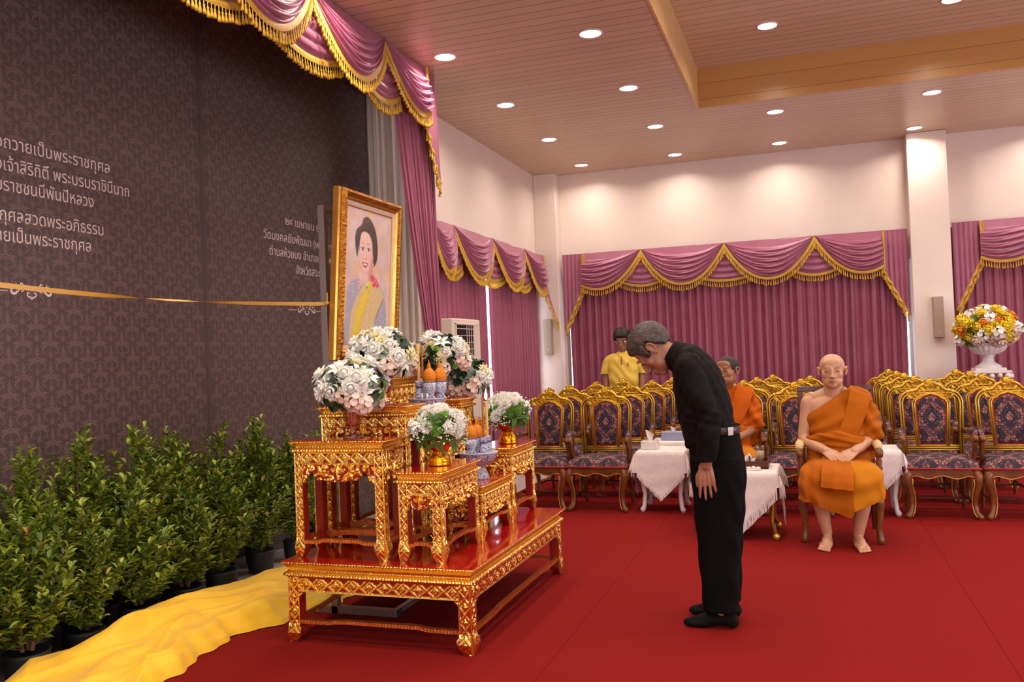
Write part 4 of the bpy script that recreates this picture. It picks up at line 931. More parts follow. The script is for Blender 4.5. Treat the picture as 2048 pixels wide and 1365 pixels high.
def cone_flower(x, y, z, label, s=1.0):
    c = empty('marigold_cone', (x, y, z), 0, label, 'flower cone', 'orange marigold cones in cups')
    prof = [(.020, -.012), (.034, 0), (.040, .018), (.040, .034), (.034, .056), (.023, .072), (.014, .082)]; R = []; n = 60
    pz = np.linspace(-.012, .084, 44); b = MB()
    for i, zz in enumerate(pz):
        rr = np.interp(zz, [p[1] for p in prof], [p[0] for p in prof]); a = np.arange(n) * 2 * PI / n
        k = rr * (1 + .045 * np.maximum(np.cos(a * 12 + i * .75), np.cos(a * 12 - i * .75))); R.append(np.stack([s * k * np.cos(a), s * k * np.sin(a), np.full(n, s * zz)], 1))
    b.rings(R); b.build('cone_body', MT['marigold'], c, True)
    b = MB(); b.lathe([(.012, .080), (.015, .090), (.010, .097), (.012, .104), (.006, .110), (.0025, .124), (.001, .134)], n=14); b.v = [(x_ * s, y_ * s, z_ * s) for x_, y_, z_ in b.v]; b.build('cone_tip', MT['marigold'], c, True)
    return c
def stick(name, x, y, z, h, r_, mat, label, cat, lit=False):
    c = empty(name, (x, y, z), 0, label, cat); b = MB(); b.lathe([(r_ * .96, 0), (r_, .01), (r_, h - .004), (r_ * .8, h)], n=16); b.build('wax', MT[mat], c, True)
    b = MB(); b.tube([(0, 0, h), (.001, 0, h + .012)], .0016, 5); b.build('wick', MT['black'], c)
    if lit:
        b = MB(); b.lathe([(.001, .0), (.007, .010), (.009, .022), (.006, .042), (.0005, .066)], n=12); f = b.build('flame', MT['flame'], c, True); f.location = (0, 0, h + .008)
    return c
def holder(x, y, z, h, label):
    v = empty('candle_holder', (x, y, z), 0, label, 'candle holder', 'blue and white candle holders'); b = MB()
    b.lathe([(.002, 0), (.026, 0), (.027, .01), (.022, h * .3), (.026, h * .42), (.018, h * .55), (.020, h * .75), (.024, h * .9), (.022, h), (.012, h), (.012, h * .8)], n=24); b.build('holder_body', MT['porcelain'], v, True)
    b = MB(); b.lathe([(.021, h * .60), (.0215, h * .66), (.020, h * .70)], n=24, cap=False); b.build('holder_band', MT['porcelain_line'], v); return v
gx, gy, gz = -1.915 * KS, 4.90 * KS, kz(.715)
porcelain_tray(gx, gy, gz, 'blue and white porcelain pedestal tray on the lowest front altar table')
zt = gz + .1595
cone_vessel(gx - .022, gy - .058, zt, .088, 'blue and white cup at the near side of the lower tray'); cone_flower(gx - .022, gy - .058, zt + .088, 'orange marigold cone above the near cup of the lower tray', .88)
cone_vessel(gx - .012, gy + .018, zt, .088, 'blue and white cup in the middle of the lower tray', .034); cone_flower(gx - .012, gy + .018, zt + .088, 'orange marigold cone nearest the lit candle', .88)
holder(gx + .040, gy - .005, zt, .085, 'blue and white candle holder under the brown incense candle'); stick('candle', gx + .040, gy - .005, zt + .080, .245, .0055, 'incense', 'thin brown unlit candle left of the lit candle', 'candle')
holder(gx + .038, gy + .062, zt, .088, 'blue and white candle holder under the lit yellow candle'); stick('candle', gx + .038, gy + .062, zt + .080, .215, .0085, 'candle', 'yellow candle burning with a tall flame', 'candle', True)
gx, gy, gz = -2.225 * KS, 4.87 * KS, kz(1.05)
porcelain_tray(gx, gy, gz, 'blue and white porcelain pedestal tray on the middle altar table behind the flower bowl'); zt = gz + .1595
cone_vessel(gx + .040, gy - .050, zt, .100, 'blue and white cup at the near side of the upper tray', .038); cone_flower(gx + .040, gy - .050, zt + .100, 'orange marigold cone nearest the yellow unlit candle', .95)
cone_vessel(gx + .074, gy + .030, zt, .100, 'blue and white cup at the right of the upper tray', .038); cone_flower(gx + .074, gy + .030, zt + .100, 'orange marigold cone rightmost on the upper tray', .95)
holder(gx - .030, gy - .048, zt, .105, 'dark blue candle holder at the left of the upper tray'); stick('candle', gx - .030, gy - .048, zt + .10, .225, .0085, 'candle', 'tall yellow unlit candle left of the marigold cones', 'candle')
holder(gx - .040, gy + .030, zt, .105, 'blue and white candle holder hidden behind the upper marigold cones'); stick('candle', gx - .040, gy + .030, zt + .10, .220, .006, 'incense', 'thin brown candle behind the upper marigold cones', 'candle')
for dx_, dy_, lab in ((.045, -.102, 'tiny white flower bud lying on the upper tray'), (.005, -.085, 'tiny white flower bud leaning against the cup of the upper tray')):
    b = MB(); b.ball((0, 0, .016), (.008, .008, .018), 8, 6); o = b.build('flower_bud', MT['rose_white'], None, True); o.location = (gx + dx_, gy + dy_, zt); tag(o, lab, 'flower')
# ------------------------------------------------------------------ potted shrubs before the banner
t_ = NT('shrub_leaf'); geo = t_.n('ShaderNodeNewGeometry'); 
t_.p(Base_Color=t_.ramp(geo.outputs['Random Per Island'], [(0.0, lin((64, 88, 26))), (0.45, lin((112, 138, 38))), (0.8, lin((156, 176, 54))), (0.985, lin((168, 180, 62))), (1.0, lin((180, 130, 40)))]), Roughness=0.42); MT['shrub_leaf'] = t_.m
MT['bark'] = M_noise('brown_bark', (92, 62, 40), (116, 82, 54), 30, 0.8, bump=0.3)
MT['pot'] = M_('black_grow_bag', (18, 18, 18), 0.6)
def shrub_meshes(seed, H, Rad, nspr):
    rnd = random.Random(seed); st = MB(); LV = []; LF = []
    trunks = []
    for k in range(3):
        a = k * 2.1 + rnd.random(); tip = Vector((.10 * math.cos(a) * (k > 0), .10 * math.sin(a) * (k > 0), H * (.98 if k == 0 else rnd.uniform(.72, .9))))
        pts = [Vector((.02 * math.cos(a), .02 * math.sin(a), .16)), Vector((tip.x * .4 + rnd.uniform(-.02, .02), tip.y * .4 + rnd.uniform(-.02, .02), H * .45)), tip]
        st.tube(pts, [.011, .008, .003], 6); trunks.append(pts)
    for i in range(nspr):
        t = (i + rnd.random()) / nspr; pts = rnd.choice(trunks); zz = .22 + t * (1 - .22 / H * 1.0)
        base = pts[0].lerp(pts[1], min(t * 2, 1)) if t < .5 else pts[1].lerp(pts[2], (t - .5) * 2)
        az = rnd.uniform(0, 6.283); L = Rad * rnd.uniform(.65, 1.1) * (1.0 - .72 * max(t - .35, 0) / .65) * (1 if t > .12 else .7) + .05
        el = rnd.uniform(.35, .95) + .35 * t
        d = Vector((math.cos(az) * math.cos(el), math.sin(az) * math.cos(el), math.sin(el)))
        end = base + d * L + Vector((0, 0, .04)); mid = base + d * L * .5 + Vector((0, 0, -.01)); st.tube([base, mid, end], [.0035, .0025, .0012], 4)
        n = int(L / .0112) + 5
        for j in range(n):
            s = .12 + .88 * (j + 1) / n; p = base.lerp(mid, s * 2) if s < .5 else mid.lerp(end, s * 2 - 1)
            la = rnd.uniform(0, 6.283); ld = (d * rnd.uniform(.35, .9) + Vector((math.cos(la), math.sin(la), rnd.uniform(-.35, .75))) * .8).normalized()
            l = rnd.uniform(.034, .060); w_ = l * .25; side = ld.cross(Vector((0, 0, 1)));
            if side.length < .05: side = Vector((1, 0, 0))
            side.normalize(); up = side.cross(ld).normalized(); n0 = len(LV); m = p + ld * l * .52
            m1 = p + ld * l * .34; m2 = p + ld * l * .70; LV += [p[:], (m1 + side * w_ * .8 + up * w_ * .35)[:], (m2 + side * w_ + up * w_ * .38)[:], (p + ld * l - up * l * .10)[:], (m2 - side * w_ + up * w_ * .38)[:], (m1 - side * w_ * .8 + up * w_ * .35)[:]]
            LF += [(n0, n0 + 1, n0 + 2, n0 + 3), (n0, n0 + 3, n0 + 4, n0 + 5)]
    return st, LV, LF
SHRUB = []
for sd, H, Rd, ns in ((1, 1.02, .26, 150), (2, .96, .28, 150), (3, 1.06, .25, 150), (4, .72, .24, 105)):
    st_, LV, LF = shrub_meshes(sd, H, Rd, ns); SHRUB.append((st_, LV, LF))
SP = []; first = {}
spots = [(-3.72, 2.55, 1, .95), (-3.76, 2.95, 0, .98), (-3.70, 3.30, 2, .97), (-3.76, 3.66, 0, 1.05), (-3.70, 4.06, 2, 1.02), (-3.76, 4.42, 1, 1.02), (-3.70, 4.76, 0, .98), (-3.72, 5.22, 2, 1.04), (-3.70, 5.62, 1, .95), (-3.76, 6.0, 0, .9),
         (-3.53, 2.72, 3, 1.0), (-3.51, 3.10, 3, 1.08), (-3.53, 3.46, 3, .98), (-3.53, 3.84, 3, 1.1), (-3.57, 4.26, 3, 1.0), (-3.59, 4.62, 3, 1.05), (-3.88, 3.14, 2, .94), (-3.88, 3.84, 1, .98), (-3.88, 4.60, 2, .93), (-3.88, 5.40, 0, .95)]
slab = ['bushy green potted shrub in the back row at the left edge of the photo', 'second green shrub of the back row, pale leaf tips, near the left edge', 'third green shrub of the back row below the scroll ornament', 'tall pointed green shrub, fourth of the back row, below the ribbon', 'tall pointed green shrub in the middle of the back row, yellowish tip',
        'green shrub just right of the middle of the back row', 'green shrub of the back row, fourth from the altar', 'tall dark green shrub directly left of the tall altar table', 'green shrub seen through the legs of the tall altar table', 'green shrub at the far end of the row behind the altar',
        'low green shrub in the front row at the left edge of the photo', 'second low green shrub of the front row above the yellow cloth', 'third low green shrub of the front row above the yellow cloth', 'fourth low green shrub of the front row with a bare stem', 'fifth low green shrub of the front row above the yellow cloth', 'low green shrub of the front row nearest the altar',
        'green shrub pressed against the banner behind the second shrub', 'green shrub pressed against the banner behind the fourth shrub', 'green shrub pressed against the banner right of the middle', 'green shrub pressed against the banner behind the altar']
for i, (x, y, k, s) in enumerate(spots):
    rz = i * 1.9; s *= .93 if y < 3.2 else (.90 if y > 5.0 else .955)
    if k in first: o = dup(first[k], (x, y, 0), rz, slab[i], scale=(s, s, s))
    else:
        o = empty('potted_shrub', (x, y, 0), rz, slab[i], 'shrub', 'potted shrubs along the banner'); o.scale = (s, s, s); first[k] = o
        st_, LV, LF = SHRUB[k]; st_.build('stem', MT['bark'], o); raw('foliage', LV, LF, MT['shrub_leaf'], o)
        b = MB(); b.lathe([(.002, .0), (.080, .0), (.092, .02), (.098, .14), (.102, .16), (.094, .16), (.085, .14), (.002, .135)], n=20); b.build('pot', MT['pot'], o, True)
    o['group'] = 'potted shrubs along the banner'
# yellow cloth heaped along the carpet edge
MT['yellow_cloth'] = M_noise('yellow_cloth', (244, 186, 14), (250, 200, 24), 4, 0.55, bump=0.05, bscale=200, Sheen_Weight=0.2)
nt, ns = 260, 90; T_ = np.linspace(1.7, 5.15, nt); S_ = np.linspace(0, 1, ns); TT, SS = np.meshgrid(T_, S_, indexing='ij')
xf = np.interp(TT, [1.7, 3.2, 3.6, 3.9, 4.15, 4.45, 4.8, 5.15], [-2.80, -2.86, -2.93, -2.98, -2.86, -2.74, -2.72, -2.80]) + .018 * np.sin(TT * 17) + .010 * np.sin(TT * 41 + 1)
xb = np.interp(TT, [1.7, 3.0, 4.2, 5.15], [-3.46, -3.44, -3.42, -3.40]) + .025 * np.sin(TT * 9 + 2)
XX = xf + (xb - xf) * SS
prof = np.interp(SS, [0, .03, .12, .35, .62, .82, .94, 1.0], [.002, .022, .040, .060, .105, .125, .08, .004])
endf = np.clip((5.15 - TT) / .18, 0, 1) ** .5
w1 = SS * 7.0 + TT * 1.5 + .5 * np.sin(TT * 2.3); w2 = SS * 10.5 - TT * 2.6 + .8 * np.sin(TT * 3.1 + 1)
fold = .034 * np.abs(np.sin(w1)) ** 1.6 + .024 * np.abs(np.sin(w2)) ** 2.2 * (.5 + .5 * np.sin(TT * 2.2)) + .016 * np.abs(np.sin(SS * 5 - TT * 5.5 + 1.2)) ** 3 * (TT > 0)
rdg = lambda q, k: (1 - np.abs(np.sin(q))) ** k
fold = fold + .026 * rdg(SS * 4.2 + TT * .9 + .6 * np.sin(TT * 1.7), 3) + .020 * rdg(SS * 3.1 - TT * 1.9 + .7 * np.sin(TT * 2.9 + 1), 4) + .014 * rdg(SS * 8 + TT * 3.3, 3)
env = np.clip(SS / .06, 0, 1) * np.clip((1 - SS) / .08, 0, 1)
ZZ = (prof * (.75 + .35 * np.sin(TT * 1.9 + .5) + .25 * np.clip(TT - 3.8, 0, 1)) + fold * env) * np.maximum(endf, .02) + .003
b = MB(); b.grid(np.stack([XX, TT, ZZ], -1)); o = b.build('yellow_cloth', MT['yellow_cloth'], None, True); tag(o, 'long crumpled yellow cloth heaped along the carpet edge before the shrubs', 'cloth')

# ------------------------------------------------------------------ air conditioner, speakers, urn
ac = empty('air_conditioner', (-3.37, 8.16, 0), 0, 'tall floor standing off-white air conditioner behind the altar flowers', 'air conditioner')
b = MB(); b.box(-.11, .11, -.375, .375, 0.0, 1.845, b=.015); b.box(.108, .116, -.375, .375, 0.10, 0.62, b=.003); b.build('body', MT['plastic'], ac)
MT['grille_dark'] = M_('dark_grille_opening', (20, 19, 20), .4)
b = MB(); b.box(.100, .1125, -.30, .30, 1.38, 1.78); b.build('outlet_opening', MT['grille_dark'], ac)
b = MB()
for k in range(6): b.box(.108, .118, -.30, .30, 1.40 + k * .068, 1.406 + k * .068)
for k in range(5): b.box(.110, .117, -.02 + k * .06, -.014 + k * .06, 1.38, 1.78)
b.box(.100, .120, .17, .30, 1.38, 1.78); b.build('louver', MT['plastic'], ac)
b = MB(); b.box(.110, .124, -.32, .32, 1.36, 1.38, b=.004); b.box(.110, .124, -.32, .32, 1.78, 1.80, b=.004); b.box(.110, .124, -.32, -.30, 1.36, 1.80, b=.004); b.box(.110, .124, .30, .32, 1.36, 1.80, b=.004); b.build('outlet_frame', MT['plastic'], ac)
MT['blue_mark'] = M_('blue_sticker', (112, 100, 196), .4); MT['navy'] = M_('dark_blue_badge', (70, 58, 104), .4)
b = MB(); 
for i in range(1): b.ball((.111, .245, 1.30), (.004, .036, .052), 16, 10)
b.build('sticker', MT['blue_mark'], ac, True); b = MB(); b.ball((.111, .035, 1.315), (.004, .028, .020), 16, 8); b.build('badge', MT['navy'], ac, True)
b = MB(); b.box(.108, .114, .02, .11, 1.235, 1.26, b=.002); b.build('display', MT['black'], ac)
for lab, loc, rz in (('grey wall speaker box on the tall right column', (1.515, 11.585, 1.72), 0.0), ('grey wall speaker box on the left corner column beside the fringe', (-3.425, 11.635, 1.695), 0.0)):
    sp = empty('wall_speaker', loc, rz, lab, 'speaker', 'grey wall speakers'); b = MB(); b.box(-.058, .058, -.045, .045, -.25, .25, b=.006); b.build('cabinet', MT['speaker'], sp)
    b = MB(); b.box(-.052, .052, -.049, -.044, -.244, .244, b=.003); b.build('grille', MT['speaker'], sp)
    b = MB(); b.ball((0, -.050, -.175), (.007, .002, .007), 10, 6); b.build('badge', MT['white_paint'], sp); b = MB(); b.box(-.02, .02, .04, .05, -.1, .1); b.build('bracket', MT['alu'], sp)
MT['plaster'] = M_noise('white_plaster', (222, 216, 214), (232, 226, 224), 20, .5, bump=.05)
stand = empty('urn_stand', (1.935, 11.05, 0), 0, 'white pedestal stand with a scalloped top carrying the flower urn', 'stand')
b = MB(); b.box(-.20, .20, -.20, .20, 1.045, 1.075, b=.008); b.build('top', MT['white_paint'], stand)
b = MB(); 
for sx in (-1, 1):
    for sy in (-1, 1): b.tube([(sx * .16, sy * .16, 1.045), (sx * .17, sy * .17, .95), (sx * .13, sy * .13, .80), (sx * .12, sy * .12, .3), (sx * .17, sy * .17, .0)], [.022, .028, .02, .016, .024], 8)
b.build('leg', MT['white_paint'], stand, True)
b = MB()
for k in range(4):
    M = Matrix.Rotation(k * PI / 2, 4, 'Z')
    for c_, r_ in (((-.16, -.185, 1.01), .04), ((.16, -.185, 1.01), .04), ((-.08, -.185, 1.02), .028), ((.08, -.185, 1.02), .028), ((0, -.185, 1.015), .03)): p_ = M @ Vector(c_); b.ball(p_, (r_, r_, r_), 8, 6)
b.build('scalloped_apron', MT['white_paint'], stand, True)
urn = empty('flower_urn', (1.935, 11.05, 1.075), 0, 'big white urn with a dome of yellow and orange flowers beside the right column', 'flower urn')
b = MB(); b.box(-.155, .155, -.155, .155, 0, .03, b=.006); b.build('plinth', MT['plaster'], urn)
b = MB(); b.lathe([(.13, .03), (.135, .05), (.10, .07), (.062, .10), (.055, .15), (.075, .165), (.058, .175)], n=32, cap=False); b.build('foot', MT['plaster'], urn, True)
b = MB(); b.lathe([(.05, .17), (.10, .185), (.17, .22), (.195, .265), (.185, .29), (.21, .305), (.21, .315), (.19, .315), (.15, .28), (.002, .26)], n=96, flute=(20, .03)); b.build('bowl', MT['plaster'], urn, True)
URN_R = [('rose', ('pet_yellow',), 'yellow_rose', .085, 3, -.4, 1), ('rose', ('pet_orange',), 'orange_rose', .078, 1.8, -.4, 1), ('hydrangea', ('rose_white',), 'white_hydrangea', .095, 2.2, -.5, 1), ('rose', ('rose_pink',), 'cream_rose', .085, 3.0, -1, -.05), ('leaf_spray', ('leaf_green',), 'leaf_spray', .08, 1.4, -.6, 1), ('carnation', ('pet_yellow',), 'yellow_carnation', .07, 1.4, -.4, 1), ('filler', ('pet_orange',), 'orange_berries', .06, .9, -.4, 1)]
bouquet(urn, (0, 0, .46), (.335, .335, .26), URN_R, 88, 21, low=-.58)

# ------------------------------------------------------------------ chairs
def diamond_fabric(name):
    t = NT(name); co = t.coord(); sep = t.n('ShaderNodeSeparateXYZ'); t.t.links.new(co, sep.inputs[0])
    x = t.math('DIVIDE', sep.outputs['X'], .235); yz = t.math('ADD', sep.outputs['Z'], t.math('MULTIPLY', sep.outputs['Y'], 1.0)); y = t.math('ADD', t.math('DIVIDE', yz, .335), .533)
    p = t.math('ADD', x, y); q = t.math('SUBTRACT', x, y)
    def tri(v): return t.math('ABSOLUTE', t.math('SUBTRACT', t.math('FRACT', v), .5))       # 0.5 on the lattice line, 0 at the eye
    tp, tq = tri(p), tri(q); line = t.math('MAXIMUM', tp, tq); eye = t.math('MAXIMUM', tri(t.math('ADD', p, 0)), tq)
    band = t.math('GREATER_THAN', line, .385); dark = t.math('LESS_THAN', line, .15)
    vo = t.n('ShaderNodeTexVoronoi'); t.t.links.new(co, vo.inputs['Vector']); vo.inputs['Scale'].default_value = 48; vo.inputs['Randomness'].default_value = .6
    dots = t.math('LESS_THAN', vo.outputs['Distance'], .36); nz = t.noise(co, 90, 3)
    m1 = t.math('MULTIPLY', band, t.math('GREATER_THAN', nz, .40)); m2 = t.math('MULTIPLY', dark, t.math('GREATER_THAN', nz, .38))
    lacy = t.math('MULTIPLY', dots, t.math('MULTIPLY', t.math('GREATER_THAN', line, .26), .35))
    mk = t.math('MAXIMUM', t.math('MAXIMUM', m1, m2), lacy)
    pink = t.ramp(vo.outputs['Distance'], [(.0, lin((206, 164, 138))), (.3, lin((160, 104, 92))), (.6, lin((84, 44, 52)))])
    t.p(Base_Color=t.mix(mk, lin((38, 26, 44)), pink), Roughness=.75); t.bump(t.noise(co, 260, 2), .15, .004); return t.m
MT['fabric'] = diamond_fabric('navy_and_rose_diamond_brocade')
MT['red_trim'] = M_('red_piping', (170, 30, 26), .6)
MT['gold_line'] = M_('gold_painted_edge', (206, 160, 70), .35, .6)
def crest_mesh(root):
    b = MB(); n = 44; W, Hh = .30, .175; nu, nv = 150, 76; u = np.linspace(-W / 2 * 1.25, W / 2 * 1.25, nu + 1); v = np.linspace(0, Hh, nv + 1); uu, vv = np.meshgrid(u, v)
    uc = (u[:-1] + u[1:])[None, :] / 2; vc = (v[:-1] + v[1:])[:, None] / 2; a = np.abs(uc) / (W / 2 * 1.25)
    top = Hh * (np.where(a < .27, .80 + .20 * np.cos(a / .27 * PI / 2), .18 + .56 * (1 - (a - .27) / .73) ** 1.25)) + .006 * np.cos(a * 26) - .0
    bot = Hh * (.16 * (1 - a) ** 1 * 1.0 + .03 * 0) + Hh * .10 * np.cos(a * PI / 2) - Hh * .16 * a
    mask = (vc < top) & (vc > np.maximum(bot, 0))
    x = np.abs(uu); r = np.hypot(uu, vv - Hh * .72); ang = np.arctan2(vv - Hh * .72, uu)
    rose = np.where(r < .040, .016 + .012 * np.cos(r / .040 * PI / 2) + .004 * np.cos(5 * ang + r * 180), 0)
    leaf = .012 + .009 * np.cos(x * 95 - vv * 40) * np.cos(vv * 60 - x * 30 + .6)
    sc = np.hypot(x - .105, vv - .055); scr = np.where(sc < .045, .014 + .008 * np.cos(sc / .045 * 9 + np.arctan2(vv - .055, x - .105)), 0)
    H = np.maximum.reduce([rose, leaf, scr])
    carved_plate(b, mask, H, (u[0], 0, .945), (1, 0, 0), (0, 0, 1), (0, -1, 0), (u[1] - u[0], v[1] - v[0]), .018, -1)
    b.v = [(p[0] + 0, p[1] + .262, p[2]) for p in b.v]
    for sx in (-1, 1):
        b.ball((sx * .175, .255, 1.0), .020, 10, 8); b.ball((sx * .148, .252, 1.012), .015, 8, 6)
        b.tube([(sx * .186, .252, .990), (sx * .165, .246, 1.008), (sx * .135, .244, 1.010), (sx * .105, .242, 1.022), (sx * .085, .240, 1.050), (sx * .055, .242, 1.066), (sx * .038, .244, 1.060)], [.007, .010, .012, .013, .012, .011, .008], 8)
    b.build('crest', MT['gold_chair'], root, True)
def make_chair(label):
    c = empty('banquet_armchair', (0, 0, 0), 0, label, 'chair', 'gold crested banquet armchairs in rows')
    # seat cushion, domed
    nx, ny = 26, 24; G = np.zeros((ny, nx, 3))
    for j in range(ny):
        for i in range(nx):
            s = 2 * i / (nx - 1) - 1; t = j / (ny - 1); hw = .285 - .03 * t
            e = (1 - abs(s) ** 6) * (1 - abs(2 * t - 1) ** 8); z = .405 + .075 * e ** .35 + .022 * (1 - s * s) * (1 - (2 * t - 1) ** 2)
            G[j, i] = (s * hw, -.285 + t * .50, z)
    b = MB(); b.grid(G); b.box(-.255, .255, -.28, .205, .398, .41); seat = b.build('seat', MT['fabric'], c, True)
    b = MB(); b.tube([(-.26, .2, .405), (-.285, -.285, .405), (.285, -.285, .405), (.26, .2, .405)], .007, 6); b.build('seat_piping', MT['red_trim'], seat, True)
    # frame rail with a scalloped lower edge and a gold line
    b = MB(); g = MB(); n = 41; xs_ = np.linspace(-.272, .272, n); a = np.abs(xs_) / .272
    low = np.where(a < .18, .335, np.where(a < .24, .335 + (a - .18) / .06 * .008, .343 - .018 * np.sin((a - .24) / .5 * PI) * 0 - .010 * np.clip((a - .45) / .3, 0, 1) + .004)) - .004
    low = .332 + .012 * np.cos(a * PI * 2.6) + .010 * (a > .7) * (a - .7) * -6
    R = [[(x, -.268, .402), (x, -.268, l), (x, -.240, l), (x, -.240, .402)] for x, l in zip(xs_, low)]
    b.rings([np.array(r) for r in R]); g.tube([(x, -.270, l + .003) for x, l in zip(xs_, low)], .0045, 6)
    b.box(-.262, -.238, -.25, .21, .34, .402); b.box(.238, .262, -.25, .21, .34, .402); b.box(-.24, .24, .19, .215, .34, .402); rail = b.build('seat_frame', MT['wood'], c); g.build('gold_edge', MT['gold_line'], rail, True)
    for sx in (-1, 1):
        b = MB(); g = MB()
        b.tube([(sx * .245, -.245, .40), (sx * .262, -.262, .34), (sx * .258, -.262, .28), (sx * .235, -.248, .20), (sx * .228, -.242, .12), (sx * .240, -.252, .05), (sx * .262, -.272, .022), (sx * .268, -.278, .0)], [.036, .036, .031, .024, .021, .021, .026, .022], 10)
        lg = b.build('leg', MT['wood'], c, True)
        g.tube([(sx * .222, -.285, .325), (sx * .226, -.292, .28), (sx * .210, -.272, .20), (sx * .206, -.264, .12), (sx * .218, -.274, .05), (sx * .236, -.296, .02)], .0042, 6); g.build('gold_edge', MT['gold_line'], lg, True)
        b = MB(); b.tube([(sx * .22, .205, .40), (sx * .222, .225, .2), (sx * .225, .262, .0)], [.021, .019, .017], 4); b.build('leg', MT['wood'], c)
    b = MB(); b.box(-.22, .22, -.01, .012, .118, .134); b.box(-.232, -.214, -.235, .23, .118, .136); b.box(.214, .232, -.235, .23, .118, .136); b.build('stretcher', MT['dark_wood'], c)
    # back: outer arch of twin gold mouldings, wooden core, lower rail
    def arch(hw, z0, z1, rad): 
        P = [(-hw * .93, z0)] + [(-hw, z1 - rad)] + [(-hw + rad * (1 - math.cos(t)), z1 - rad + rad * math.sin(t)) for t in np.linspace(.2, PI / 2, 6)]
        return P + [(-x, z) for x, z in reversed(P)]
    lean = lambda z: .205 + (z - .42) * .085
    b = MB(); A = arch(.232, .42, 1.0, .10); b.tube([(x, lean(z) + .012, z) for x, z in A], .021, 6, up=(0, 1, 0), flat=(.7, 1.1)); b.box(-.21, .21, .212, .232, .50, .53)
    b.build('back_core', MT['wood'], c, True)
    b = MB()
    for hw, rr, rad, z1 in ((.246, .0075, .105, 1.012), (.226, .0075, .09, .992)): b.tube([(x, lean(z) - .006, z) for x, z in arch(hw, .42, z1, rad)], rr, 6)
    for z in (.503, .522, .54): b.tube([(-.205, lean(z) - .004, z), (.205, lean(z) - .004, z)], .0065, 6)
    inner = [(-.112, .54), (-.130, .90), (-.112, .935), (-.085, .945), (-.06, .968), (0, .985), (.06, .968), (.085, .945), (.112, .935), (.130, .90), (.112, .54)]
    for k, rr in ((1.0, .0085), (1.13, .006)): b.tube([(x * k + (0), lean(z) - .010, z + (.008 if k > 1 and z > .6 else 0)) for x, z in inner], rr, 6)
    b.build('back_moulding', MT['gold_chair'], c, True)
    b = MB()
    pl = [(x, z) for x, z in inner]
    def panel(k, y, dome): 
        P = [(x * k, .76 + (z - .76) * (1 - (1 - k) * .55), ) for x, z in pl]; V = [(x, lean(z) + y, z) for x, z in P]; ctr = (0, lean(.76) + y - dome, .76); V2 = [(x * .8, lean(.76 + (z - .76) * .88) + y - dome, .76 + (z - .76) * .88) for x, z in P]
        n = len(V); F = [(i, (i + 1) % n, n + (i + 1) % n, n + i) for i in range(n)] + [tuple(range(n, 2 * n))]; return V + V2, F
    V, F = panel(.97, -.004, .006); b.add(V, F); b.add([(x, y + .024, z) for x, y, z in V[:len(pl)]], [tuple(range(len(pl)))]); pb = b.build('backrest_border', MT['red_trim'], c)
    b = MB(); V, F = panel(.86, -.010, .012); b.add(V, F); b.build('backrest', MT['fabric'], c)
    crest_mesh(c)
    for sx in (-1, 1):
        b = MB(); b.tube([(sx * .242, lean(.66) + .01, .665), (sx * .262, .08, .672), (sx * .272, -.06, .662), (sx * .272, -.15, .640), (sx * .270, -.172, .618)], [.020, .023, .024, .026, .020], 8)
        b.tube([(sx * .268, -.140, .640), (sx * .272, -.105, .56), (sx * .268, -.06, .48), (sx * .262, -.05, .37)], [.024, .020, .019, .021], 6)
        ar = b.build('armrest', MT['wood'], c, True)
        b = MB(); b.tube([(sx * .262, .08, .680), (sx * .270, .0, .690), (sx * .272, -.09, .682), (sx * .272, -.15, .660)], [.018, .027, .027, .016], 8); b.build('arm_pad', MT['fabric'], ar, True)
    return c
rows_y = [8.0, 8.77, 9.55, 10.32, 11.10]
def rw(k): return ['front row', 'second row', 'third row', 'fourth row', 'last row'][k]
CH = []
for col, nm, L in (('a', 'leftmost column', [-2.447, -2.442, -2.334, -2.182]), ('b', 'second column from the left', [-1.876, -1.783, -1.685, -1.565]), ('c', 'column behind the half hidden monk', [-.66, -.627, -.536, -.396]), ('d', 'column just left of the seated monk', [-.129, -.073, .013]),
                   ('e', 'column just right of the seated monk', [.986, .949, .933, .93, .913]), ('f', 'rightmost column', [1.578, 1.527, 1.546, 1.532])):
    for k, x in enumerate(L): CH.append((x, rows_y[k], 'gold crested brocade armchair, %s of the %s' % (rw(k), nm)))
c0 = None
for x, y, lab in CH:
    if c0 is None: c0 = make_chair(lab); c0.location = (x, y, 0)
    else: dup(c0, (x, y, 0), 0.0, lab)

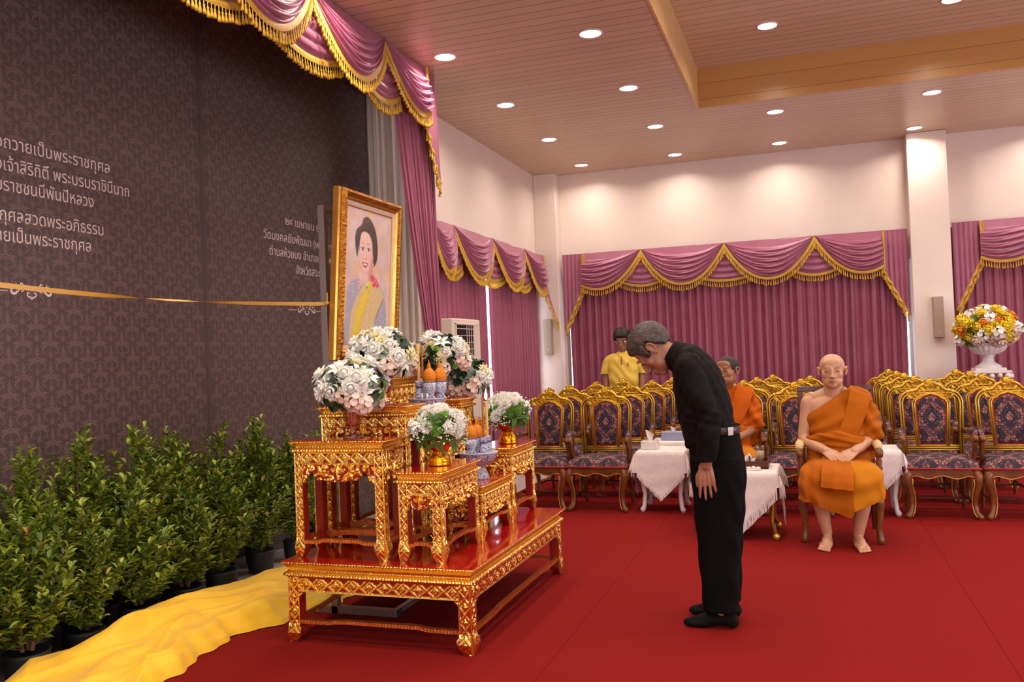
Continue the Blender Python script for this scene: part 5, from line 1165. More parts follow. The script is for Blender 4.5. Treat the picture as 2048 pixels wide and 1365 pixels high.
# ------------------------------------------------------------------ small tables with cloths
def lace_cloth(name, cx, cy, z, a, bb, D, rz, label, tassel=.05, sag=.012):
    """square cloth laid with its corners over the middle of each table side"""
    n = 72; G = np.zeros((n, n, 3)); q = np.linspace(-1, 1, n)
    for i in range(n):
        for j in range(n):
            x = (q[i] - q[j]) * D / 2; y = (q[i] + q[j]) * D / 2
            ex = max(abs(x) - a, 0); ey = max(abs(y) - bb, 0); e = max(ex, ey) + .35 * min(ex, ey); sx = math.copysign(1, x); sy = math.copysign(1, y)
            fl = min(e / .03, 1) * .012 + .10 * e * (.5 + .5 * math.sin((x - y) * 24) * math.sin((x + y) * 17))* .35 + .05 * e
            X = sx * (min(abs(x), a) + (fl if ex > 0 else 0)); Y = sy * (min(abs(y), bb) + (fl if ey > 0 else 0))
            if ex > 0 and ey > 0: X += sx * .3 * ey; Y += sy * .3 * ex
            G[i, j] = (X, Y, -e + .002 * math.sin(x * 30) * math.sin(y * 26) + .003)
    r = empty(name, (cx, cy, z), rz, label, 'tablecloth'); b = MB(); b.grid(G); b.build('cloth', MT['white_cloth'], r, True)
    f = MB()
    for E in (G[0], G[-1], G[:, 0], G[:, -1]):
        m = len(E)
        for k in range(m - 1):
            for s in (0.0, .33, .66):
                p = E[k] * (1 - s) + E[k + 1] * s
                if p[2] > -.03: continue
                o = np.array((p[0], p[1], 0)); o = o / (np.linalg.norm(o) + 1e-6) * .004
                w_ = .0022; d = E[k + 1] - E[k]; d = d / (np.linalg.norm(d) + 1e-6) * w_
                jx = random.uniform(-.006, .006)
                f.add([p - d, p + d, p + d + o + (jx, 0, -tassel), p - d + o + (jx, 0, -tassel)], [(0, 1, 2, 3)])
    f.build('fringe', MT['white_cloth'], r); return r
def white_table(x, y, label, a=.21, h=.545):
    t = empty('white_side_table', (x, y, 0), 0, label, 'side table'); b = MB(); b.box(-a, a, -a, a, h - .03, h, b=.006); b.build('tabletop', MT['white_paint'], t)
    b = MB(); b.box(-a + .03, a - .03, -a + .03, a - .03, h - .085, h - .03); b.build('apron', MT['white_paint'], t)
    for sx in (-1, 1):
        for sy in (-1, 1):
            b = MB(); b.tube([(sx * (a - .035), sy * (a - .035), h - .04), (sx * (a - .03), sy * (a - .03), .36), (sx * (a - .052), sy * (a - .052), .16), (sx * (a - .042), sy * (a - .042), .05), (sx * (a - .028), sy * (a - .028), .02), (sx * (a - .03), sy * (a - .03), 0)], [.026, .029, .020, .020, .026, .017], 8); b.build('leg', MT['white_paint'], t, True)
    return t
white_table(-1.285, 7.95, 'white side table with curved legs left of the bowing man'); lace_cloth('tablecloth', -1.285, 7.95, .547, .215, .215, .62, 0, 'white lace tablecloth with a pointed corner hanging left of the bowing man', .035)
white_table(-1.30, 8.72, 'white side table standing behind the other one left of the bowing man'); lace_cloth('tablecloth', -1.30, 8.72, .547, .215, .215, .50, 0, 'white tablecloth under the blue tissue box', .03)
white_table(.475, 7.98, 'white side table beside the seated monk at his right-hand chair row'); lace_cloth('tablecloth', .475, 7.98, .547, .215, .215, .56, 0, 'white fringed tablecloth just right of the seated monk', .06)
# gilt-legged tea table
tt = empty('tea_table', (-.55, 6.98, 0), 0, 'low tea table with curved gilded legs between the two monks', 'tea table'); a_, b_ = .29, .25
b = MB(); b.box(-a_, a_, -b_, b_, .475, .505, b=.006); b.build('tabletop', MT['wood'], tt)
for sx in (-1, 1):
    for sy in (-1, 1):
        b = MB(); b.tube([(sx * .25, sy * .21, .48), (sx * .258, sy * .218, .38), (sx * .258, sy * .218, .26), (sx * .245, sy * .205, .14), (sx * .262, sy * .222, .05), (sx * .275, sy * .235, .03)], [.036, .036, .026, .019, .018, .02], 10); b.ball((sx * .272, sy * .232, .026), .026, 12, 8); lg = b.build('leg', MT['wood'], tt, True)
        g = MB(); g.tube([(sx * .25, sy * .21 - .026, .40), (sx * .258, sy * .218 - .030, .36), (sx * .258, sy * .218 - .025, .26), (sx * .245, sy * .205 - .018, .14), (sx * .262, sy * .222 - .017, .06)], .008, 6); g.ball((sx * .272, sy * .232 - .003, .026), .0265, 12, 8); g.build('gilding', MT['gold_chair'], lg, True)
lace_cloth('tablecloth', -.55, 6.98, .507, .295, .255, .66, 0, 'white fringed tablecloth with a corner hanging over the gilded tea table', .085)
tr = empty('serving_tray', (-.52, 7.02, .511), 0, 'dark wooden serving tray on the gilded tea table', 'tray')
b = MB(); b.box(-.20, .20, -.14, .14, .004, .012); b.build('tray_base', MT['dark_wood'], tr); b = MB()
for y0_ in (-.14, .128): b.box(-.20, .20, y0_, y0_ + .012, .004, .058, b=.002)
for x0_ in (-.20, .188): b.box(x0_, x0_ + .012, -.128, .128, .004, .058, b=.002)
b.build('tray_side', MT['dark_wood'], tr)
MT['glass'] = clear_mat('clear_glass', (250, 246, 242), .10)
MT['milk'] = M_('cream_drink', (232, 212, 176), .3)
g_ = empty('drinking_glass', (-.385, 7.02, .523), 0, 'glass of cream-coloured drink on the tray by the monk', 'glass'); b = MB(); b.lathe([(.002, 0), (.030, 0), (.034, .155), (.0325, .155), (.029, .006), (.002, .006)], n=28); b.build('glass_body', MT['glass'], g_, True)
b = MB(); b.lathe([(.002, .007), (.0285, .007), (.0315, .110), (.002, .110)], n=24); b.build('drink', MT['milk'], g_, True)
g_ = empty('drinking_glass', (-.605, 7.02, .523), 0, 'short clear glass with dark drink behind the bowing man', 'glass'); b = MB(); b.lathe([(.002, 0), (.028, 0), (.032, .12), (.0305, .12), (.027, .006), (.002, .006)], n=28); b.build('glass_body', MT['glass'], g_, True)
b = MB(); b.lathe([(.002, .007), (.0265, .007), (.028, .045), (.002, .045)], n=24); b.build('drink', MT['navy'], g_, True)
nk = MB(); 
for i in range(7): nk.tube([(-.02 + .01 * i, .0, .0), (-.03 + .012 * i, .01 * math.sin(i * 2), .04 + .012 * i * (i < 4) + .01), (-.01 + .012 * i, .02 * math.cos(i), .055 + .02 * math.sin(i))], [.016, .012, .003], 5)
o = nk.build('napkin', MT['white_cloth'], None, True); o.location = (-.475, 7.03, .5235); tag(o, 'crumpled white napkin between the glasses on the tray', 'napkin')
dsh = empty('lidded_dish', (-.515, 6.815, .511), 0, 'small white dish with scalloped rim before the tray', 'dish'); b = MB(); b.box(-.17, .14, -.03, .03, 0, .012, b=.004); b.build('dish_base', MT['white_paint'], dsh); b = MB()
for i in range(9): b.ball((-.15 + .034 * i, 0, .016), (.020, .024, .012 + .004 * (i % 2)), 8, 6)
b.build('scalloped_rim', MT['white_paint'], dsh, True)
def tissue_box(x, y, z, w_, d_, h_, mat, label, up):
    t = empty('tissue_box', (x, y, z), 0, label, 'tissue box', 'tissue boxes'); b = MB(); b.box(-w_, w_, -d_, d_, 0, h_, b=.006); b.build('box', mat, t); G = np.zeros((12, 15, 3))
    for i in range(12):
        for j in range(15):
            v = i / 11; s = j / 14 * 2 - 1; G[i, j] = (s * (.018 + up * .35 * v) + .02 * v * math.sin(s * 5), .012 * math.sin(s * 6 + v * 3) * (.4 + v), h_ - .004 + up * v * (.72 + .28 * math.cos(s * 2.5 + 1)))
    b = MB(); b.grid(G); b.build('tissue', MT['white_cloth'], t, True)
MT['crystal_box'] = M_noise('pressed_white_box', (214, 204, 198), (232, 224, 220), 60, .2, bump=.5, bscale=60)
MT['blue_card'] = M_noise('blue_grey_card', (142, 146, 176), (156, 160, 190), 8, .5)
tissue_box(-1.40, 7.90, .551, .075, .065, .078, MT['crystal_box'], 'white textured tissue box with a tall tissue on the front table', .10)
tissue_box(-1.30, 8.68, .551, .115, .06, .085, MT['blue_card'], 'blue grey tissue box on the rear table beside the bowing man', .055)
# ------------------------------------------------------------------ people
def fuse(b, voxel, smooth=4, fac=.5):
    """one continuous skin out of overlapping closed shapes"""
    me = bpy.data.meshes.new('fused'); me.from_pydata(b.v, [], b.f); me.update()
    o = bpy.data.objects.new('tmp', me); COL.objects.link(o)
    r = o.modifiers.new('r', 'REMESH'); r.mode = 'VOXEL'; r.voxel_size = voxel; r.adaptivity = 0
    s = o.modifiers.new('s', 'SMOOTH'); s.factor = fac; s.iterations = smooth
    dg = bpy.context.evaluated_depsgraph_get(); dg.update()
    out = bpy.data.meshes.new_from_object(o.evaluated_get(dg)); bpy.data.objects.remove(o); bpy.data.meshes.remove(me); out.shade_smooth(); return out
def getv(me):
    V = np.zeros(len(me.vertices) * 3); me.vertices.foreach_get('co', V); return V.reshape(-1, 3)
def setv(me, V): me.vertices.foreach_set('co', np.ascontiguousarray(V, dtype=np.float32).ravel()); me.update()
def getn(me):
    N = np.zeros(len(me.vertices) * 3); me.vertices.foreach_get('normal', N); return N.reshape(-1, 3)
def cut(me, keep):
    """drop the faces whose centre fails keep(points)"""
    C = np.zeros(len(me.polygons) * 3); me.polygons.foreach_get('center', C); k = keep(C.reshape(-1, 3))
    bm = bmesh.new(); bm.from_mesh(me); bm.faces.ensure_lookup_table()
    bmesh.ops.delete(bm, geom=[bm.faces[i] for i in np.nonzero(~k)[0]], context='FACES'); bm.to_mesh(me); bm.free(); me.update(); return me
def limb(b, pts, rad, flat=None, up=None, n=14, sub=4):
    P = [Vector(p) for p in pts]; Q = []; R = []
    for i in range(len(P) - 1):
        p0 = P[max(i - 1, 0)]; p1 = P[i]; p2 = P[i + 1]; p3 = P[min(i + 2, len(P) - 1)]
        for k in range(sub):
            t = k / sub; Q.append(.5 * ((2 * p1) + (p2 - p0) * t + (2 * p0 - 5 * p1 + 4 * p2 - p3) * t * t + (3 * p1 - p0 - 3 * p2 + p3) * t ** 3)); R.append(rad[i] + (rad[i + 1] - rad[i]) * (3 * t * t - 2 * t ** 3))
    Q.append(P[-1]); R.append(rad[-1])
    b.tube(Q, R, n, 0, up, flat)
    if flat is None:
        b.ball(P[0], rad[0], 12, 8); b.ball(P[-1], rad[-1], 12, 8)
def loft(b, secs, n=32, p=2.3, cap=True):
    """secs: (centre, half-vector a, half-vector b) superellipse rings"""
    R = []
    for c, a, d in secs:
        c, a, d = Vector(c), Vector(a), Vector(d); r = []
        for j in range(n):
            t = 2 * PI * j / n; ct, s_ = math.cos(t), math.sin(t); r.append(tuple(c + a * (math.copysign(abs(ct) ** (2 / p), ct)) + d * (math.copysign(abs(s_) ** (2 / p), s_))))
        R.append(r)
    # ring subdivision for a smooth spine
    A = np.array(R); m = len(A); T = np.linspace(0, m - 1, (m - 1) * 4 + 1); out = []
    for t in T:
        i = min(int(t), m - 2); f = t - i; p0, p1, p2, p3 = A[max(i - 1, 0)], A[i], A[i + 1], A[min(i + 2, m - 1)]
        out.append(.5 * ((2 * p1) + (p2 - p0) * f + (2 * p0 - 5 * p1 + 4 * p2 - p3) * f * f + (3 * p1 - p0 - 3 * p2 + p3) * f ** 3))
    b.rings(out, 0, True, cap); return out
def axes(fwd, up):
    f = Vector(fwd).normalized(); u = Vector(up); u = (u - f * u.dot(f)).normalized(); y = -f; x = y.cross(u); return Matrix((x, y, u)).transposed().to_4x4()
def head_M(c, fwd, up, s=1.0): return Matrix.Translation(c) @ axes(fwd, up) @ Matrix.Scale(s, 4)
def head(b, M, wide=1.0, jowl=0.0):
    def E(c, r, R=None):
        bb = MB(); bb.ball((0, 0, 0), r, 20, 14, 0, R); b.add([tuple(M @ (Vector(c) + Vector(v))) for v in bb.v], bb.f)
    def Tb(pts, rad):
        bb = MB(); limb(bb, pts, rad, n=10); b.add([tuple(M @ Vector(v)) for v in bb.v], bb.f)
    w_ = wide
    E((0, .018, .036), (.077 * w_, .096, .084)); E((0, -.020, -.022), (.066 * w_, .070, .088)); E((0, -.038, -.070), (.054 * w_ + jowl, .050, .044 + jowl)); E((0, -.070, -.098), (.026 * w_, .022, .020))
    for s in (-1, 1):
        E((s * .040 * w_, -.053, -.022), (.026, .025, .030)); E((s * .030 * w_, -.076, .028), (.027, .011, .010)); E((s * .031 * w_, -.074, .006), (.017, .014, .012))
        E((s * .036 * w_, -.032, -.060), (.025 + jowl * .7, .036, .038)); E((s * .012, -.100, -.036), (.0105, .011, .009))
        R = Matrix.Rotation(s * .35, 4, 'Z'); E((s * .077 * w_, .010, -.002), (.006, .019, .030), R); E((s * .079 * w_, .004, -.026), (.007, .010, .012), R)
        Tb([(s * .082 * w_, -.006, .012), (s * .087 * w_, .006, .027), (s * .090 * w_, .022, .024), (s * .090 * w_, .029, .006), (s * .086 * w_, .022, -.016), (s * .082 * w_, .010, -.030)], [.0045, .0050, .0055, .0055, .0045, .0045])
    Tb([(0, -.088, .016), (0, -.102, -.010), (0, -.111, -.032)], [.0085, .0095, .0125])
    E((0, -.088, -.062), (.027, .014, .0075)); E((0, -.086, -.074), (.022, .014, .0085)); E((0, -.078, -.086), (.022, .016, .012)); E((0, -.048, .052), (.058 * w_, .028, .042))
def face_details(root, M, base, skinmat, wide=1.0, brow='brow', lips='lip', open_=0.004, brow_th=.0035, ears=True):
    base = Vector(base)
    def add(name, pts_list, rad, mat):
        b = MB()
        for pts, r in pts_list: b.tube([M @ Vector(p) - base for p in pts], r, 6)
        b.build(name, MT[mat], root, True)
    w_ = wide; s_ = M.to_scale().x
    add('eyebrows', [([(s * .013 * w_, -.0935, .034), (s * .030 * w_, -.0915, .0375), (s * .052 * w_, -.076, .033)], [brow_th * .7, brow_th, brow_th * .5]) for s in (-1, 1)], 1, brow)
    add('eyes', [([(s * .016 * w_, -.0835, .004), (s * .026 * w_, -.0885, .0075), (s * .037 * w_, -.0868, .0065), (s * .047 * w_, -.076, .003)], [.0012, open_ * .8, open_, .0012]) for s in (-1, 1)], 1, 'eye_dark')
    add('lips', [([(-.025, -.088, -.068), (-.010, -.0995, -.0645), (0, -.101, -.0660), (.010, -.0995, -.0645), (.025, -.088, -.068)], [.0015, .0042, .0038, .0042, .0015]), ([(-.022, -.088, -.0695), (0, -.0985, -.0745), (.022, -.088, -.0695)], [.0015, .0055, .0015])], 1, lips)
    add('nostrils', [([(s * .0085, -.106, -.0425), (s * .012, -.102, -.0430)], [.0022, .0018]) for s in (-1, 1)], 1, 'eye_dark')
def hair(root, M, base, mat, thick, line, name='hair', wide=1.0, seed=1, nu=200, nv=130, strand=.05, top=1.0):
    """hair cap over the skull; line(y, |x|) -> lowest z of the hair there (head units)"""
    base = Vector(base); c = np.array((0, .018, .036)); R = np.array((.077 * wide, .096, .084)) * 1.012
    th = np.linspace(0.02, PI * .80, nv); ph = np.arange(nu) * 2 * PI / nu; TH, PH = np.meshgrid(th, ph, indexing='ij')
    D = np.stack([np.sin(TH) * np.cos(PH), np.sin(TH) * np.sin(PH), np.cos(TH)], -1); P0 = c + D * R
    m = P0[..., 2] - line(P0[..., 1], np.abs(P0[..., 0]))
    t = np.clip(m / .022, -.6, 1); t = np.where(t > 0, t ** .6, t)
    strands = 1 + strand * (np.sin(PH * 46 + np.sin(TH * 5 + seed) * 3) + .6 * np.sin(PH * 23 - TH * 9 + seed))
    P = P0 + D * (thick * t * strands * (1 + (top - 1) * np.clip(D[..., 2], 0, 1)))[..., None]
    idx = np.arange(nu * nv).reshape(nv, nu); V = [tuple(M @ Vector(p) - base) for p in P.reshape(-1, 3)]; F = []
    ok = m > -.010
    for i in range(nv - 1):
        for j in range(nu):
            j2 = (j + 1) % nu
            if ok[i, j] and ok[i + 1, j] and ok[i, j2] and ok[i + 1, j2]: F.append((idx[i, j], idx[i + 1, j], idx[i + 1, j2], idx[i, j2]))
    F.append(tuple(idx[0, ::-1][::-1]))
    return raw(name, V, F, MT[mat], root, True)
def hand(b, M, curl=(.12, .16, .2, .3), thumb=1, spread=.06, s=1.0, thick=.0135):
    """wrist at the origin, fingers along -Z, back of the hand towards -Y, thumb towards +X*thumb"""
    xs_ = (.034, .0115, -.0115, -.033); Lf = (.070, .079, .074, .058); L0 = (.086, .090, .087, .080)
    def W(p): return M @ (Vector(p) * s)
    for i in range(4):
        x = xs_[i] * thumb; bb = [W((x * .62, 0, .005)), W((x * .85, -.002, -.045)), W((x, 0, -L0[i]))]
        limb(b, bb, [thick * s * 1.05, thick * s * 1.02, .0112 * s], n=10)
        a = 0.0; p = Vector((x, 0, -L0[i])); sp = (1.5 - i) * spread * thumb; prev = p
        pts = [p]; 
        for k, fr_ in enumerate((.46, .30, .24)):
            a += curl[i] * (1.0 if k else .8); d = Vector((math.sin(sp), math.sin(a) * 1.0, -math.cos(a))).normalized(); p = p + d * Lf[i] * fr_; pts.append(p)
        limb(b, [W(q) for q in pts], [.0092 * s, .0082 * s, .0076 * s, .0062 * s], n=10)
    limb(b, [W((.020 * thumb, .004, -.012)), W((.043 * thumb, .010, -.045)), W((.050 * thumb, .014, -.074)), W((.050 * thumb, .018, -.100))], [.0145 * s, .0125 * s, .0100 * s, .0076 * s], n=10)
def foot_bare(b, heel, toe, up=(0, 0, 1), s=1.0):
    """bare foot with five toes from heel to toe (points on the floor)"""
    h, t = Vector(heel), Vector(toe); f = (t - h).normalized(); L = (t - h).length; sd = f.cross(Vector(up)); side = sd
    def Pn(a, w_, z): return h + f * (a * L) + side * w_ + Vector((0, 0, z))
    limb(b, [Pn(.02, 0, .032), Pn(.16, 0, .05), Pn(.42, 0, .048), Pn(.68, 0, .026)], [.030 * s, .034 * s, .032 * s, .024 * s], n=12)
    limb(b, [Pn(.05, 0, .03), Pn(.35, .018 * s, .026), Pn(.74, .022 * s, .018)], [.027 * s, .026 * s, .019 * s], n=12); limb(b, [Pn(.05, 0, .03), Pn(.35, -.018 * s, .026), Pn(.74, -.024 * s, .019)], [.027 * s, .026 * s, .020 * s], n=12)
def toes(b, heel, toe, inner, s=1.0):
    h, t = Vector(heel), Vector(toe); f = (t - h).normalized(); L = (t - h).length; side = f.cross(Vector((0, 0, 1))) * inner
    for k, (w_, r_, l) in enumerate(((-.032, .0125, .99), (-.011, .0095, 1.0), (.006, .009, .97), (.021, .0085, .93), (.034, .008, .88))):
        a = h + f * (.72 * L) + side * (-w_) * s + Vector((0, 0, .016)); e = h + f * (l * L) + side * (-w_ * 1.08) * s + Vector((0, 0, .0105)); limb(b, [a, a.lerp(e, .6) + Vector((0, 0, .002)), e], [r_ * 1.0 * s, r_ * .95 * s, r_ * s], n=8)
def soften_head(me, M, it=5):
    """relax the head except nose and lips"""
    bm = bmesh.new(); bm.from_mesh(me); Mi = M.inverted(); vs = []
    for v in bm.verts:
        q = Mi @ v.co
        if -.16 < q.z < .14 and abs(q.x) < .075 and abs(q.y) < .14 and not (abs(q.x) < .030 and -.082 < q.z < .020 and q.y < -.07): vs.append(v)
    for _ in range(it): bmesh.ops.smooth_vert(bm, verts=vs, factor=.5, use_axis_x=True, use_axis_y=True, use_axis_z=True)
    bm.to_mesh(me); bm.free(); me.update()
def slice_(me, co, no):
    bm = bmesh.new(); bm.from_mesh(me); bmesh.ops.bisect_plane(bm, geom=list(bm.verts) + list(bm.edges) + list(bm.faces), plane_co=co, plane_no=no, clear_outer=True); bm.to_mesh(me); bm.free(); me.update(); return me
def place(me, name, mats, root, base):
    V = getv(me) - np.array(base); setv(me, V); me.name = name; me.materials.clear(); return link(name, me, mats, root, True)
def wrinkle(me, fn):
    V = getv(me); N = getn(me); setv(me, V + N * fn(V)[:, None])

# ---- the bowing man (faces -X)
def bowing_man():
    base = (-.49, 4.70, 0); r = empty('person', base, 0, 'man in black shirt and trousers bowing deeply towards the altar, arms at his sides', 'person')
    yc = 4.70
    M = head_M((-.795, yc, 1.452), (-.49, -.02, -.87), (-.87, 0, .49), 1.08)
    b = MB(); head(b, M, .96)
    limb(b, [M @ Vector((0, .028, -.045)), (-.715, yc, 1.435), (-.655, yc, 1.405)], [.054, .056, .066])
    # trunk, arms and legs under the clothes
    loft(b, [((-.655, yc, 1.405), (.04, 0, .05), (0, .07, 0)), ((-.60, yc, 1.36), (.055, 0, .06), (0, .15, 0)), ((-.55, yc, 1.25), (.10, 0, .045), (0, .15, 0)), ((-.53, yc, 1.10), (.115, 0, .01), (0, .14, 0)), ((-.49, yc, .98), (.10, 0, 0), (0, .14, 0)), ((-.48, yc, .88), (.10, 0, 0), (0, .15, 0))])
    for s in (-1, 1):
        dy = s * .10
        limb(b, [(-.585, yc + s * .165, 1.345), (-.492, yc + s * .222, 1.11), (-.515, yc + s * .205, .855)], [.052, .043, .030])
        hy = Vector((-.518, yc + s * .203, .845))
        fx = Vector((.05, 0, -1)).normalized(); back = Vector((0, s * 1.0, .02)); zax = -fx; yax = -back; yax = (yax - zax * yax.dot(zax)).normalized(); xax = yax.cross(zax)
        HM = Matrix((xax, yax, zax)).transposed().to_4x4(); HM.translation = hy
        th = 1 if xax.x < 0 else -1
        hand(b, HM, (.10, .12, .16, .22), th, .085, 1.0)
        limb(b, [(-.47, yc + dy, .90), (-.475, yc + dy, .50), (-.47, yc + dy * 1.0, .09)], [.078, .055, .040])
    me = fuse(b, .004, 2); soften_head(me, M, 7); place(me, 'body', MT['skin_old'], r, base)
    face_details(r, M, base, 'skin_old', .96, brow='brow', open_=.0025)
    line = lambda y, x: np.interp(y, [-.12, -.085, -.06, -.042, -.034, -.018, .0, .022, .040, .06, .12], [.088, .074, .062, .034, -.012, -.014, .030, .030, -.012, -.058, -.072])
    t = NT('salt_and_pepper_hair'); co = t.coord(); t.p(Base_Color=t.ramp(t.noise(t.coord('Object', (1, 1, 1)), 26, 4, .6, 1.5), [(.35, lin((34, 26, 21))), (.62, lin((78, 63, 52))), (.8, lin((116, 100, 88)))]), Roughness=.5); t.bump(t.noise(co, 160, 3), .4, .004); MT['grey_hair'] = t.m
    hair(r, M, base, 'grey_hair', .020, line, wide=.96, seed=2, strand=.03, top=1.15)
    # shirt
    b = MB()
    loft(b, [((-.665, yc, 1.418), (.032, 0, .05), (0, .075, 0)), ((-.625, yc, 1.385), (.062, 0, .085), (0, .165, 0)), ((-.575, yc, 1.295), (.112, 0, .070), (0, .195, 0)), ((-.542, yc, 1.18), (.137, 0, .030), (0, .185, 0)), ((-.527, yc, 1.075), (.142, 0, .0), (0, .180, 0)), ((-.515, yc, 1.02), (.136, 0, .012), (0, .176, 0)), ((-.525, yc, .972), (.112, 0, .045), (0, .165, 0)), ((-.53, yc, .96), (.07, 0, .04), (0, .12, 0))], p=2.4)
    limb(b, [(-.59, yc - .05, 1.37), (-.585, yc - .15, 1.355)], [.085, .075]); limb(b, [(-.59, yc + .05, 1.37), (-.585, yc + .15, 1.355)], [.085, .075])
    for s in (-1, 1):
        limb(b, [(-.588, yc + s * .160, 1.35), (-.535, yc + s * .205, 1.22), (-.490, yc + s * .225, 1.11), (-.497, yc + s * .222, .99), (-.512, yc + s * .208, .90), (-.516, yc + s * .206, .862)], [.074, .066, .058, .060, .054, .047])
    me = fuse(b, .0065, 3)
    def wr(V):
        x, y, z = V.T; a = .004 * np.sin(38 * (z + x * .8) + 9 * np.sin(y * 11)) + .003 * np.sin(70 * (z - x) + 5 * y * 7); near = .45 * np.exp(-((z - 1.10) / .06) ** 2) * (np.abs(y - yc) > .15)
        return a * (.5 + 1.6 * near) + .006 * near * np.sin(z * 130 + x * 30)
    wrinkle(me, wr); slice_(me, (0, 0, .874), (0, 0, -1)); sh = place(me, 'shirt', MT['black_cloth'], r, base)
    b = MB(); ux = Vector((-.72, 0, .42)).normalized(); R = []
    for k, (o, ra, rb) in enumerate(((-.010, .088, .082), (.020, .080, .074), (.046, .072, .066), (.048, .066, .061), (.018, .066, .062))):
        c = Vector((-.668, yc, 1.412)) + ux * o; e1 = Vector((0, 1, 0)); e2 = ux.cross(e1); R.append(np.array([tuple(c + e1 * (rb * math.cos(a)) + e2 * (ra * math.sin(a)) - ux * (.016 * (math.sin(a) > .9))) for a in np.arange(28) * 2 * PI / 28]))
    b.rings(R, cap=False); b.v = [(x - base[0], y - base[1], z) for x, y, z in b.v]; b.build('collar', MT['black_cloth'], sh, True)
    # trousers
    b = MB(); loft(b, [((-.492, yc, 1.035), (.128, 0, .008), (0, .170, 0)), ((-.488, yc, .96), (.134, 0, 0), (0, .178, 0)), ((-.480, yc, .88), (.138, 0, 0), (0, .185, 0)), ((-.475, yc, .80), (.132, 0, 0), (0, .180, 0))], p=2.5)
    for s in (-1, 1):
        y = yc + s * .098
        loft(b, [((-.478, y, .88), (.132, 0, 0), (0, .090, 0)), ((-.473, y, .78), (.134, 0, 0), (0, .092, 0)), ((-.474, y, .63), (.126, 0, 0), (0, .088, 0)), ((-.480, y, .38), (.106, 0, 0), (0, .083, 0)), ((-.482, y, .18), (.094, 0, 0), (0, .080, 0)), ((-.480, y, .088), (.090, 0, 0), (0, .078, 0))], p=2.2)
    me = fuse(b, .0075, 3); wrinkle(me, lambda V: .0035 * np.sin(V[:, 2] * 26 + 6 * np.sin(V[:, 0] * 18)) * (V[:, 2] < .8)); place(me, 'trousers', MT['black_wool'], r, base)
    MT['belt'] = M_('grey_sheen_belt', (70, 64, 60), .3, .4); MT['steel'] = M_('polished_buckle', (226, 226, 224), .12, 1.0)
    R = []
    for z, k in ((1.004, 1.0), (1.008, 1.02), (1.036, 1.02), (1.040, 1.0)):
        R.append(np.array([(-.490 + .134 * k * math.copysign(abs(math.cos(a)) ** .8, math.cos(a)) - base[0], .177 * k * math.copysign(abs(math.sin(a)) ** .8, math.sin(a)), z) for a in np.arange(48) * 2 * PI / 48]))
    b = MB(); b.rings(R, cap=False); bl = b.build('belt', MT['belt'], r, True)
    b = MB(); c = Vector((.094, -.147, 1.022)); d = Vector((.72, -.69, 0)).normalized(); e = Vector((d.y, -d.x, 0)); V = []
    for s1 in (-1, 1):
        for s2 in (-1, 1):
            for s3 in (-1, 1): V.append(tuple(c + e * (.017 * s1) + Vector((0, 0, .021 * s2)) + d * (.004 * s3 + .005)))
    b.add(V, [(0, 1, 3, 2), (4, 6, 7, 5), (0, 4, 5, 1), (2, 3, 7, 6), (0, 2, 6, 4), (1, 5, 7, 3)]); b.build('belt_keeper', MT['steel'], bl)
    for s in (-1, 1):
        y = yc + s * .098; b = MB(); limb(b, [(-.425, y, .036), (-.46, y, .050), (-.55, y + .004 * s, .040), (-.632, y + .010 * s, .026), (-.660, y + .010 * s, .022)], [.034, .040, .036, .026, .018], n=14); limb(b, [(-.445, y, .05), (-.452, y, .13)], [.042, .044]); limb(b, [(-.56, y + .018 * s, .026), (-.635, y + .026 * s, .022)], [.026, .018]); limb(b, [(-.56, y - .016 * s, .026), (-.64, y - .008 * s, .022)], [.026, .018])
        me = fuse(b, .005, 3); V = getv(me); V[:, 2] = np.maximum(V[:, 2], .001); setv(me, V); place(me, 'sock', MT['black_cloth'], r, base)
    return r
bowing_man()

